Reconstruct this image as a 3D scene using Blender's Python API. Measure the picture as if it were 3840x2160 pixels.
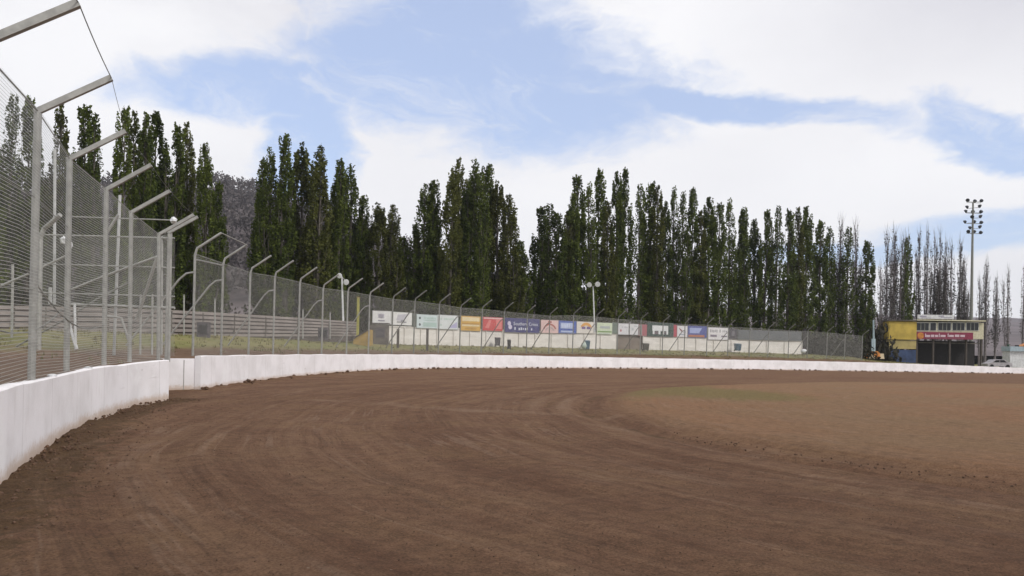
import bpy, math, random
import numpy as np
from mathutils import Vector, Matrix

for o in list(bpy.data.objects): bpy.data.objects.remove(o)
SC = bpy.context.scene
COL = SC.collection
random.seed(7)
R = math.radians

# ---------------------------------------------------------------- camera
F = 2987.0; HX, HY = 1920.0, 1297.0; ROLL = R(1.0); CZ = 1.62
cam = bpy.data.cameras.new('camera'); cam_o = bpy.data.objects.new('camera', cam); COL.objects.link(cam_o)
cam.sensor_width = 36; cam.lens = F/3840*36; cam.shift_y = (HY-1080)/3840
cam.clip_start = .05; cam.clip_end = 9000
cam_o.matrix_world = Matrix.Translation((0,0,CZ)) @ Matrix.Rotation(R(90),4,'X') @ Matrix.Rotation(ROLL,4,'Z')
SC.camera = cam_o
SC.render.engine = 'CYCLES'
SC.view_settings.view_transform = 'Standard'
SC.view_settings.look = 'None'
SC.view_settings.gamma = 1
SC.view_settings.exposure = 0.0

def P(px, py, d):
    cx = (px-HX)/F; cy = -(py-HY)/F
    c, s = math.cos(ROLL), math.sin(ROLL)
    return Vector((d*(cx*c-cy*s), d, CZ + d*(cx*s+cy*c)))
def hor(px): return HY + math.tan(ROLL)*(px-HX)
def XY(px, d): p = P(px, hor(px), d); return (p.x, p.y)

# ---------------------------------------------------------------- node helpers
class NT:
    def __init__(s, tree): s.t = tree; s.n = tree.nodes; s.l = tree.links
    def new(s, typ, **kw):
        nd = s.n.new(typ)
        for k, v in kw.items(): setattr(nd, k, v)
        return nd
    def put(s, sock, v):
        if isinstance(v, bpy.types.NodeSocket): s.l.new(v, sock)
        elif v is not None: sock.default_value = v
    def m(s, op, a, b=None, c=None, clamp=False):
        nd = s.new('ShaderNodeMath', operation=op, use_clamp=clamp)
        for i, v in enumerate((a, b, c)):
            if v is not None: s.put(nd.inputs[i], v)
        return nd.outputs[0]
    def mix(s, f, a, b, mode='MIX'):
        nd = s.new('ShaderNodeMix', data_type='RGBA', blend_type=mode)
        s.put(nd.inputs[0], f); s.put(nd.inputs[6], a); s.put(nd.inputs[7], b)
        return nd.outputs[2]
    def noise(s, vec, scale=1, detail=4, rough=.55, dist=0, col=False):
        nd = s.new('ShaderNodeTexNoise'); s.put(nd.inputs['Vector'], vec)
        nd.inputs['Scale'].default_value = scale; nd.inputs['Detail'].default_value = detail
        nd.inputs['Roughness'].default_value = rough; nd.inputs['Distortion'].default_value = dist
        return nd.outputs['Color' if col else 'Fac']
    def ramp(s, v, lo, hi, a=0., b=1., smooth=True):
        nd = s.new('ShaderNodeMapRange', interpolation_type='SMOOTHSTEP' if smooth else 'LINEAR')
        s.put(nd.inputs[0], v); nd.inputs[1].default_value = lo; nd.inputs[2].default_value = hi
        nd.inputs[3].default_value = a; nd.inputs[4].default_value = b
        return nd.outputs[0]
    def comb(s, x, y, z=0.):
        nd = s.new('ShaderNodeCombineXYZ')
        for i, v in enumerate((x, y, z)): s.put(nd.inputs[i], v)
        return nd.outputs[0]
    def sep(s, v):
        nd = s.new('ShaderNodeSeparateXYZ'); s.l.new(v, nd.inputs[0]); return nd.outputs
    def scale(s, v, k):
        nd = s.new('ShaderNodeMapping'); s.l.new(v, nd.inputs['Vector']); nd.inputs['Scale'].default_value = k
        return nd.outputs[0]
def C3(c): return (c[0], c[1], c[2], 1.)

# ---------------------------------------------------------------- world: sky with clouds
SUN_EL, SUN_AZ = R(44), R(126)      # azimuth clockwise from +Y (behind and to the right)
W = bpy.data.worlds.new('World'); SC.world = W; W.use_nodes = True
W.node_tree.nodes.clear(); w = NT(W.node_tree)
sky = w.new('ShaderNodeTexSky', sky_type='NISHITA'); sky.sun_disc = False
sky.sun_elevation = SUN_EL; sky.sun_rotation = SUN_AZ; sky.air_density = 1.0; sky.dust_density = .6; sky.ozone_density = 1.6
tc = w.new('ShaderNodeTexCoord'); D = tc.outputs['Generated']
dx, dy, dz = w.sep(D)
az = w.m('ARCTAN2', dx, dy); el = w.m('ARCSINE', dz)
# noise on a cloud deck seen in perspective
dzc = w.m('MAXIMUM', w.m('ADD', dz, .16), .05)
wa = w.sep(w.noise(w.comb(az, w.m('MULTIPLY', el, 1.8), 31.), 5., 5, .6, 0, True))
az0, el0 = az, el
az = w.m('ADD', az, w.m('MULTIPLY', w.m('SUBTRACT', wa[0], .5), .16)); el = w.m('ADD', el, w.m('MULTIPLY', w.m('SUBTRACT', wa[1], .5), .075))
deck = w.comb(w.m('DIVIDE', dx, dzc), w.m('DIVIDE', dy, dzc), 0)
n1 = w.noise(deck, 1.5, 7, .58, .35)
n2 = w.noise(w.comb(w.m('MULTIPLY', az, 1.0), w.m('MULTIPLY', el, 2.0), 3.1), 4.2, 8, .6, .4)
n3 = w.noise(w.comb(w.m('MULTIPLY', az, 1.0), w.m('MULTIPLY', el, 1.6), 9.), 14, 6, .62, .3)
def AE(px, py):
    a = math.atan((px-HX)/F); v = (hor(px)-py)/F
    return a, math.atan(v*math.cos(a))
def ellipse(px, py, rx, ry, rot=0):
    a0, e0 = AE(px, py); ca, sa = math.cos(rot), math.sin(rot)
    a = w.m('SUBTRACT', az, a0); e = w.m('SUBTRACT', el, e0)
    u = w.m('ADD', w.m('MULTIPLY', a, ca), w.m('MULTIPLY', e, sa))
    v = w.m('SUBTRACT', w.m('MULTIPLY', e, ca), w.m('MULTIPLY', a, sa))
    u = w.m('DIVIDE', u, rx/F); v = w.m('DIVIDE', v, ry/F)
    return w.m('SUBTRACT', 1., w.m('SQRT', w.m('ADD', w.m('MULTIPLY', u, u), w.m('MULTIPLY', v, v))))
ell = [(1800,300,930,300,R(-4)), (950,330,560,120,R(8)), (1130,540,230,260,R(-10)), (2750,395,720,72,R(-9)),
       (3700,500,300,90,R(-28)), (3720,860,480,90,R(4)), (3330,930,520,50,R(5)), (1720,60,380,170,0)]
blue = None
for e_ in ell:
    f_ = ellipse(*e_); blue = f_ if blue is None else w.m('MAXIMUM', blue, f_)
# far from the camera's quarter of the sky: broken cloud
back = w.ramp(w.m('ABSOLUTE', az), .75, 1.1)
blue = w.m('ADD', w.m('MULTIPLY', w.m('MAXIMUM', blue, -.9), w.m('SUBTRACT', 1., back)), w.m('MULTIPLY', back, -.12))
dens = w.m('ADD', w.m('MULTIPLY', blue, -1.15), w.m('MULTIPLY', w.m('SUBTRACT', n2, .5), 1.0))
dens = w.m('ADD', dens, .10)
dens = w.m('ADD', dens, w.m('MULTIPLY', w.m('SUBTRACT', n3, .5), .85))
dens = w.m('ADD', dens, w.m('MULTIPLY', w.m('SUBTRACT', n1, .5), .35))
cover = w.ramp(dens, -.46, .22)
wn = w.noise(w.comb(w.m('ADD', w.m('MULTIPLY', az, 2.2), w.m('MULTIPLY', el, 1.3)), w.m('MULTIPLY', el, 5.5), 44.), 2.6, 8, .68, .5)
wisp = w.m('MULTIPLY', w.ramp(wn, .50, .74), .55)
cover = w.m('MAXIMUM', cover, wisp)
ns = w.noise(w.comb(az, w.m('MULTIPLY', el, 2.4), 21.), 3.0, 5, .5, .2)
topg = w.ramp(el, .20, .42)
rightg = w.ramp(az, .15, .6)
shade = w.m('MULTIPLY', w.ramp(ns, .35, .7), w.m('ADD', .35, w.m('MULTIPLY', topg, .65)))
shade = w.m('MAXIMUM', w.m('MULTIPLY', shade, .55), w.m('MULTIPLY', w.m('MULTIPLY', topg, rightg), .9))
ccol = w.mix(shade, C3((1.02,1.015,1.03)), C3((.68,.67,.73)))
bg1 = w.new('ShaderNodeBackground'); bg2 = w.new('ShaderNodeBackground')
skyc = w.mix(.50, sky.outputs[0], C3((5.1,5.9,8.2)))
w.l.new(skyc, bg1.inputs[0]); bg1.inputs[1].default_value = .142
w.l.new(ccol, bg2.inputs[0]); bg2.inputs[1].default_value = 1.0
mx = w.new('ShaderNodeMixShader'); w.l.new(w.m('MULTIPLY', cover, .97), mx.inputs[0])
w.l.new(bg1.outputs[0], mx.inputs[1]); w.l.new(bg2.outputs[0], mx.inputs[2])
wo = w.new('ShaderNodeOutputWorld'); w.l.new(mx.outputs[0], wo.inputs[0])

sun = bpy.data.lights.new('sun', 'SUN'); sun.energy = 2.5; sun.angle = R(12); sun.color = (1, .955, .9)
sun_o = bpy.data.objects.new('sun', sun); COL.objects.link(sun_o)
sd = Vector((math.sin(SUN_AZ)*math.cos(SUN_EL), math.cos(SUN_AZ)*math.cos(SUN_EL), math.sin(SUN_EL)))
sun_o.rotation_euler = sd.to_track_quat('Z', 'Y').to_euler(); sun_o.location = sd*50

# ---------------------------------------------------------------- materials
def mat(name, col, rough=.7, metal=0., var=.12, vscale=3., bump=0., bscale=20., col2=None, spec=.4):
    m = bpy.data.materials.new(name); m.use_nodes = True; m.node_tree.nodes.clear(); n = NT(m.node_tree)
    b = n.new('ShaderNodeBsdfPrincipled'); o = n.new('ShaderNodeOutputMaterial'); n.l.new(b.outputs[0], o.inputs[0])
    tc = n.new('ShaderNodeTexCoord'); v = tc.outputs['Object']
    f = n.noise(v, vscale, 5, .6)
    c2 = col2 or tuple(max(0, x*(1-var*2.2)) for x in col)
    c = n.mix(n.ramp(f, .32, .68), C3(col), C3(c2))
    n.l.new(c, b.inputs['Base Color']); b.inputs['Roughness'].default_value = rough
    b.inputs['Metallic'].default_value = metal; b.inputs['Specular IOR Level'].default_value = spec
    if bump:
        bn = n.new('ShaderNodeBump'); bn.inputs['Strength'].default_value = bump; bn.inputs['Distance'].default_value = .02
        n.l.new(n.noise(v, bscale, 5, .6), bn.inputs['Height']); n.l.new(bn.outputs[0], b.inputs['Normal'])
    return m
M = {}
M['galv'] = mat('galvanised_steel', (.40,.40,.375), .5, .25, .12, 6)
M['galv_dark'] = mat('weathered_galvanised', (.26,.265,.24), .6, .2, .15, 4)
M['white_metal'] = mat('white_painted_metal', (.72,.73,.74), .4)
M['galv_light'] = mat('pale_galvanised', (.56,.57,.565), .5, .1, .1, 5)
M['trunk'] = mat('poplar_bark', (.13,.115,.095), .9, 0, .25, 5, .4)
M['twig'] = mat('bare_twig', (.21,.185,.19), .9, 0, .2, 2)
M['dark_plastic'] = mat('dark_bin_plastic', (.025,.024,.028), .55)
M['grey_plastic'] = mat('grey_painted_steel', (.075,.07,.08), .6)
M['olive'] = mat('olive_painted_steel', (.06,.055,.04), .65)
M['blue_plastic'] = mat('blue_bin_plastic', (.05,.115,.17), .5)
M['box'] = mat('weathered_box', (.10,.09,.10), .8)
M['pillar'] = mat('weathered_timber_cladding', (.17,.15,.13), .9, 0, .25, 1.3, .3)
M['darkpost'] = mat('dark_timber_post', (.09,.075,.065), .9)
M['yellow'] = mat('yellow_paint', (.58,.42,.08), .6, 0, .14, .5)
M['yellow2'] = mat('faded_yellow_paint', (.46,.37,.15), .7, 0, .16, .6)
M['ypole'] = mat('yellow_pole_paint', (.38,.36,.07), .6)
M['ochre'] = mat('ochre_painted_board', (.42,.28,.08), .8, 0, .15, 1.5)
M['navyw'] = mat('blue_painted_cladding', (.045,.075,.17), .7, 0, .2, .8)
M['cream'] = mat('cream_paint', (.62,.58,.42), .6)
M['glass'] = mat('dark_window_glass', (.02,.022,.024), .12)
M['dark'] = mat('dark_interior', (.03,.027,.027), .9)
M['maroon'] = mat('maroon_banner', (.25,.03,.07), .6)
M['orange'] = mat('orange_plastic', (.62,.24,.05), .6, 0, .2, 2)
M['creamp'] = mat('cream_plastic', (.66,.55,.38), .6)
M['lens'] = mat('floodlight_housing', (.05,.055,.065), .5, .3)
M['lampw'] = mat('white_lamp_housing', (.82,.84,.85), .35)
M['greenp'] = mat('green_post_paint', (.03,.09,.05), .6)
M['carp'] = mat('pale_car_paint', (.42,.40,.42), .3, .1)
M['tyre'] = mat('tyre_rubber', (.02,.02,.02), .9)
M['paleblue'] = mat('pale_blue_paint', (.4,.5,.55), .5)

def soil_material():
    m = bpy.data.materials.new('graded_track_dirt'); m.use_nodes = True; m.node_tree.nodes.clear(); n = NT(m.node_tree)
    b = n.new('ShaderNodeBsdfPrincipled'); o = n.new('ShaderNodeOutputMaterial'); n.l.new(b.outputs[0], o.inputs[0])
    g = n.new('ShaderNodeNewGeometry').outputs['Position']
    uv = n.new('ShaderNodeUVMap', uv_map='lane').outputs[0]
    atn = n.new('ShaderNodeAttribute', attribute_name='mask'); at = atn.outputs['Color']; edge = atn.outputs['Alpha']
    inf, gr, dry = n.sep(at)[0:3]
    q, t, _ = n.sep(uv)
    wob = n.noise(n.scale(g, (.14,.14,.14)), 1, 2, .4)
    qw = n.m('ADD', q, n.m('MULTIPLY', wob, 1.1))
    s1 = n.noise(n.comb(n.m('MULTIPLY', qw, 1.3), n.m('MULTIPLY', t, .07)), 1, 6, .62)     # broad lanes
    s2 = n.noise(n.comb(n.m('MULTIPLY', qw, 6.), n.m('MULTIPLY', t, .25), 5.), 1, 5, .65)   # tyre streaks
    blot = n.noise(g, .55, 6, .62)
    fine = n.noise(g, 5.5, 9, .78)
    grain = n.noise(g, 42, 5, .7)
    chat = n.noise(n.comb(n.m('MULTIPLY', q, 1.6), n.m('MULTIPLY', t, 6.5), 11.), 1, 4, .6, .4)
    chm = n.ramp(n.noise(g, .32, 3, .5), .5, .68)
    a = n.m('ADD', n.m('MULTIPLY', s1, .42), n.m('MULTIPLY', s2, .28))
    a = n.m('ADD', a, n.m('MULTIPLY', blot, .32))
    a = n.m('ADD', a, n.m('MULTIPLY', n.m('MULTIPLY', n.m('SUBTRACT', chat, .5), chm), .34))
    f = n.ramp(a, .38, .70, 0, 1)
    dirt = n.mix(f, C3((.120,.063,.037)), C3((.212,.126,.076)))
    dirt = n.mix(n.ramp(blot, .45, .75, 0, .45), dirt, C3((.138,.080,.038)))
    dirt = n.mix(n.m('MULTIPLY', dry, .95), dirt, C3((.225,.145,.095)))
    infc = n.mix(n.ramp(n.noise(g, .16, 4, .5), .35, .65), C3((.235,.130,.070)), C3((.220,.138,.076)))
    infc = n.mix(n.ramp(s2, .42, .7, 0, .4), infc, C3((.235,.150,.100)))
    col = n.mix(n.m('MULTIPLY', inf, .9), dirt, infc)
    lines = n.ramp(n.m('ABSOLUTE', n.m('SUBTRACT', n.noise(n.comb(n.m('MULTIPLY', qw, 1.1), n.m('MULTIPLY', t, .045), 17.), 1, 3, .55), .5)), 0, .014, 1, 0)
    lmask = n.m('MULTIPLY', lines, n.ramp(n.noise(g, .5, 4, .6), .42, .62))
    col = n.mix(n.m('MULTIPLY', lmask, .38), col, C3((.27,.185,.13)))
    lines2 = n.ramp(n.m('ABSOLUTE', n.m('SUBTRACT', n.noise(n.comb(n.m('MULTIPLY', qw, 1.7), n.m('MULTIPLY', t, .05), 27.), 1, 3, .55), .5)), 0, .016, 1, 0)
    col = n.mix(n.m('MULTIPLY', n.m('MULTIPLY', lines2, n.ramp(n.noise(g, .4, 4, .6), .45, .6)), .35), col, C3((.075,.042,.027)))
    gn = n.noise(g, 2.2, 6, .7)
    gmask = n.ramp(n.m('ADD', n.m('MULTIPLY', gr, .98), n.m('MULTIPLY', n.m('SUBTRACT', gn, .5), 1.3)), .26, .70)
    col = n.mix(n.m('MULTIPLY', gmask, .8), col, C3((.155,.125,.050)))
    en = n.noise(g, 3.2, 6, .68)
    em = n.ramp(n.m('ADD', n.m('MULTIPLY', edge, .75), n.m('MULTIPLY', n.m('SUBTRACT', en, .5), 1.5)), .30, .62)
    col = n.mix(n.m('MULTIPLY', em, .62), col, C3((.070,.044,.019)))
    br = n.m('ADD', 1.0, n.m('ADD', n.m('MULTIPLY', n.m('SUBTRACT', fine, .5), 1.7), n.m('MULTIPLY', n.m('SUBTRACT', grain, .5), 2.2)))
    br = n.m('MAXIMUM', br, .35)
    mu = n.new('ShaderNodeVectorMath', operation='SCALE'); n.l.new(col, mu.inputs[0]); n.l.new(br, mu.inputs['Scale']); col = mu.outputs[0]
    vor = n.new('ShaderNodeTexVoronoi'); n.l.new(g, vor.inputs['Vector']); vor.inputs['Scale'].default_value = 5.5
    peb = n.m('MULTIPLY', n.ramp(vor.outputs['Distance'], .03, .09, 1, 0), n.ramp(n.noise(g, 3.1, 2), .6, .66))
    col = n.mix(n.m('MULTIPLY', peb, .5), col, C3((.36,.30,.24)))
    n.l.new(col, b.inputs['Base Color']); b.inputs['Roughness'].default_value = .95; b.inputs['Specular IOR Level'].default_value = .15
    h = n.m('ADD', n.m('MULTIPLY', fine, .7), n.m('MULTIPLY', grain, .30))
    h = n.m('ADD', h, n.m('MULTIPLY', s2, .5)); h = n.m('ADD', h, n.m('MULTIPLY', n.m('MULTIPLY', chat, chm), .5))
    bn = n.new('ShaderNodeBump'); bn.inputs['Strength'].default_value = 1.; bn.inputs['Distance'].default_value = .11
    n.l.new(h, bn.inputs['Height']); n.l.new(bn.outputs[0], b.inputs['Normal'])
    return m
def bank_material():
    m = bpy.data.materials.new('bank_soil_and_grass'); m.use_nodes = True; m.node_tree.nodes.clear(); n = NT(m.node_tree)
    b = n.new('ShaderNodeBsdfPrincipled'); o = n.new('ShaderNodeOutputMaterial'); n.l.new(b.outputs[0], o.inputs[0])
    g = n.new('ShaderNodeNewGeometry').outputs['Position']
    uv = n.new('ShaderNodeUVMap', uv_map='lane').outputs[0]
    q, t, _ = n.sep(uv)
    n1 = n.noise(g, .35, 5, .6); n2 = n.noise(g, 2.5, 6, .7); n3 = n.noise(g, 12, 5, .7)
    soil = n.mix(n.ramp(n2, .3, .7), C3((.115,.068,.045)), C3((.18,.12,.08)))
    grass = n.mix(n.ramp(n1, .35, .65), C3((.22,.20,.085)), C3((.155,.165,.055)))
    grass = n.mix(n.ramp(n2, .4, .75, 0, .7), grass, C3((.21,.17,.10)))
    k = n.m('ADD', q, n.m('MULTIPLY', n.m('SUBTRACT', n1, .5), 5.)); k = n.m('ADD', k, n.m('MULTIPLY', n.m('SUBTRACT', n2, .5), 3.))
    col = n.mix(n.ramp(k, 3.4, 5.8), soil, grass)
    col = n.mix(n.ramp(n3, .2, .5, .4, 0), col, C3((.05,.038,.02)))
    n.l.new(col, b.inputs['Base Color']); b.inputs['Roughness'].default_value = .95; b.inputs['Specular IOR Level'].default_value = .1
    bn = n.new('ShaderNodeBump'); bn.inputs['Strength'].default_value = .8; bn.inputs['Distance'].default_value = .08
    n.l.new(n.noise(g, 7, 6, .7), bn.inputs['Height']); n.l.new(bn.outputs[0], b.inputs['Normal'])
    return m
def wall_material():
    m = bpy.data.materials.new('white_painted_concrete'); m.use_nodes = True; m.node_tree.nodes.clear(); n = NT(m.node_tree)
    b = n.new('ShaderNodeBsdfPrincipled'); o = n.new('ShaderNodeOutputMaterial'); n.l.new(b.outputs[0], o.inputs[0])
    g = n.new('ShaderNodeNewGeometry').outputs['Position']
    uv = n.new('ShaderNodeUVMap', uv_map='lane').outputs[0]
    u, v, _ = n.sep(uv)
    st = n.noise(n.comb(n.m('MULTIPLY', u, .8), n.m('MULTIPLY', v, .9)), 1, 4, .55)
    patch = n.noise(g, 1.1, 5, .6); fine = n.noise(g, 14, 5, .7)
    col = n.mix(n.ramp(st, .35, .68), C3((.83,.81,.825)), C3((.72,.70,.705)))
    col = n.mix(n.ramp(patch, .56, .66, 0, .6), col, C3((.84,.835,.84)))
    jn = n.m('ABSOLUTE', n.m('SUBTRACT', n.m('FRACT', n.m('DIVIDE', n.m('ADD', u, n.m('MULTIPLY', patch, .12)), 2.4)), .5))
    jm = n.ramp(jn, .001, .010, .5, 0, False)
    col = n.mix(jm, col, C3((.45,.42,.40)))
    low = n.m('ADD', v, n.m('MULTIPLY', n.m('SUBTRACT', fine, .5), .25)); low = n.m('ADD', low, n.m('MULTIPLY', n.m('SUBTRACT', patch, .5), .22))
    col = n.mix(n.ramp(low, .02, .22, .75, 0), col, C3((.46,.33,.23)))
    drip = n.noise(n.comb(n.m('MULTIPLY', u, 7.), n.m('MULTIPLY', v, .8), 4.), 1, 4, .6)
    col = n.mix(n.m('MULTIPLY', n.ramp(drip, .56, .72), n.ramp(patch, .45, .6, 0, .45)), col, C3((.56,.52,.50)))
    scuff = n.noise(n.comb(n.m('MULTIPLY', u, .9), n.m('MULTIPLY', v, 9.), 8.), 1, 5, .65)
    col = n.mix(n.m('MULTIPLY', n.ramp(scuff, .60, .72), n.ramp(n.noise(g, .35, 3), .52, .6, 0, .5)), col, C3((.42,.38,.37)))
    vor = n.new('ShaderNodeTexVoronoi'); n.l.new(g, vor.inputs['Vector']); vor.inputs['Scale'].default_value = 2.3
    sp = n.m('MULTIPLY', n.ramp(vor.outputs['Distance'], .05, .11, 1, 0), n.ramp(n.noise(g, 1.7, 1), .58, .63))
    col = n.mix(n.m('MULTIPLY', sp, .75), col, C3((.30,.26,.24)))
    col = n.mix(n.ramp(fine, .62, .8, 0, .4), col, C3((.52,.48,.45)))
    n.l.new(col, b.inputs['Base Color']); b.inputs['Roughness'].default_value = .7; b.inputs['Specular IOR Level'].default_value = .3
    bn = n.new('ShaderNodeBump'); bn.inputs['Strength'].default_value = .35; bn.inputs['Distance'].default_value = .02
    n.l.new(n.m('ADD', n.noise(g, 5, 5, .6), n.m('MULTIPLY', jm, -1.5)), bn.inputs['Height']); n.l.new(bn.outputs[0], b.inputs['Normal'])
    return m
def board_material(name, c1, c2, pitch, groove=.25, vstain=.5):
    """horizontal boards; object Z is up"""
    m = bpy.data.materials.new(name); m.use_nodes = True; m.node_tree.nodes.clear(); n = NT(m.node_tree)
    b = n.new('ShaderNodeBsdfPrincipled'); o = n.new('ShaderNodeOutputMaterial'); n.l.new(b.outputs[0], o.inputs[0])
    g = n.new('ShaderNodeNewGeometry').outputs['Position']
    x, y, z = n.sep(g)
    f = n.noise(n.comb(n.m('MULTIPLY', x, .8), n.m('MULTIPLY', y, .8), n.m('MULTIPLY', z, 2.)), 1, 6, .65)
    col = n.mix(n.ramp(f, .35, .65), C3(c1), C3(c2))
    k = n.m('FRACT', n.m('DIVIDE', z, pitch)); cell = n.m('FLOOR', n.m('DIVIDE', z, pitch))
    r = n.noise(n.comb(n.m('MULTIPLY', x, .3), cell, 3.), 1, 2, .5)
    col = n.mix(n.ramp(r, .35, .65, 0, .4), col, C3(tuple(v*.8 for v in c2)))
    col = n.mix(n.ramp(k, .0, .12, groove, 0), col, C3(tuple(v*.35 for v in c2)))
    st = n.noise(n.comb(n.m('MULTIPLY', x, 2.5), n.m('MULTIPLY', y, 2.5), n.m('MULTIPLY', z, .4)), 1, 5, .6)
    col = n.mix(n.ramp(st, .55, .8, 0, vstain), col, C3(tuple(v*.62 for v in c2)))
    n.l.new(col, b.inputs['Base Color']); b.inputs['Roughness'].default_value = .8; b.inputs['Specular IOR Level'].default_value = .2
    return m
def mesh_material(name, pitch, wire, col, diamond=True):
    """woven wire: wires with open cells between them, laid out in metres on the sheet"""
    m = bpy.data.materials.new(name); m.use_nodes = True; m.node_tree.nodes.clear(); n = NT(m.node_tree)
    o = n.new('ShaderNodeOutputMaterial')
    uv = n.new('ShaderNodeUVMap', uv_map='lane').outputs[0]
    u, v, _ = n.sep(uv)
    if diamond: a, b = n.m('ADD', u, v), n.m('SUBTRACT', u, v)
    else: a, b = u, v
    def line(c): return n.m('LESS_THAN', n.m('ABSOLUTE', n.m('SUBTRACT', n.m('FRACT', n.m('DIVIDE', c, pitch)), .5)), wire/pitch/2)
    al = n.m('MAXIMUM', line(a), line(b))
    d = n.new('ShaderNodeBsdfPrincipled'); d.inputs['Roughness'].default_value = .5; d.inputs['Metallic'].default_value = .05
    n.l.new(n.mix(n.noise(uv, .6, 3), C3(col), C3(tuple(c*.7 for c in col))), d.inputs['Base Color'])
    tr = n.new('ShaderNodeBsdfTransparent'); mx = n.new('ShaderNodeMixShader')
    n.l.new(al, mx.inputs[0]); n.l.new(tr.outputs[0], mx.inputs[1]); n.l.new(d.outputs[0], mx.inputs[2]); n.l.new(mx.outputs[0], o.inputs[0])
    return m
def leaf_material(name, c1, c2, trans=.25):
    m = bpy.data.materials.new(name); m.use_nodes = True; m.node_tree.nodes.clear(); n = NT(m.node_tree)
    o = n.new('ShaderNodeOutputMaterial')
    g = n.new('ShaderNodeNewGeometry').outputs['Position']
    oi = n.new('ShaderNodeObjectInfo').outputs['Random']
    f = n.noise(g, .8, 3, .6); f2 = n.noise(g, 4, 2, .6)
    k = n.m('ADD', n.m('MULTIPLY', f, .6), n.m('MULTIPLY', f2, .4)); k = n.m('ADD', k, n.m('MULTIPLY', n.m('SUBTRACT', oi, .5), .10))
    col = n.mix(n.ramp(k, .36, .64), C3(c1), C3(c2))
    d = n.new('ShaderNodeBsdfPrincipled'); d.inputs['Roughness'].default_value = .7; d.inputs['Specular IOR Level'].default_value = .12
    n.l.new(col, d.inputs['Base Color'])
    t = n.new('ShaderNodeBsdfTranslucent'); n.l.new(col, t.inputs[0])
    mx = n.new('ShaderNodeMixShader'); mx.inputs[0].default_value = trans
    n.l.new(d.outputs[0], mx.inputs[1]); n.l.new(t.outputs[0], mx.inputs[2]); n.l.new(mx.outputs[0], o.inputs[0])
    return m
M['soil'] = soil_material(); M['bank'] = bank_material(); M['wall'] = wall_material()
M['hoard'] = board_material('off_white_hoarding_boards', (.78,.75,.71), (.69,.66,.61), .30, .22, .35)
M['sleeper'] = board_material('grey_timber_sleepers', (.215,.185,.17), (.155,.135,.125), .235, .9, .5)
M['plainboard'] = board_material('unpainted_timber_boards', (.23,.19,.155), (.18,.145,.12), .28, .35, .5)
M['chain'] = mesh_material('chain_link_wire', .05, .0058, (.40,.40,.375))
M['weld'] = mesh_material('near_woven_wire', .044, .0062, (.48,.48,.45), False)
M['leaf'] = leaf_material('poplar_leaves', (.032,.048,.010), (.120,.152,.030))
M['leaf_warm'] = leaf_material('poplar_leaves_turning', (.038,.046,.011), (.126,.136,.034))
M['leaf_thin'] = leaf_material('thin_autumn_leaves', (.050,.046,.040), (.085,.080,.060))
M['shrub'] = leaf_material('shrub_leaves', (.024,.024,.016), (.060,.055,.038))
M['hilltree'] = leaf_material('dry_bush_leaves', (.060,.053,.050), (.115,.099,.098), .1)
M['hill'] = mat('dry_hillside', (.14,.115,.118), .95, 0, .2, .02, 0)
M['ground'] = mat('far_paddock', (.14,.13,.07), .95, 0, .2, .02, 0)

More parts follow.
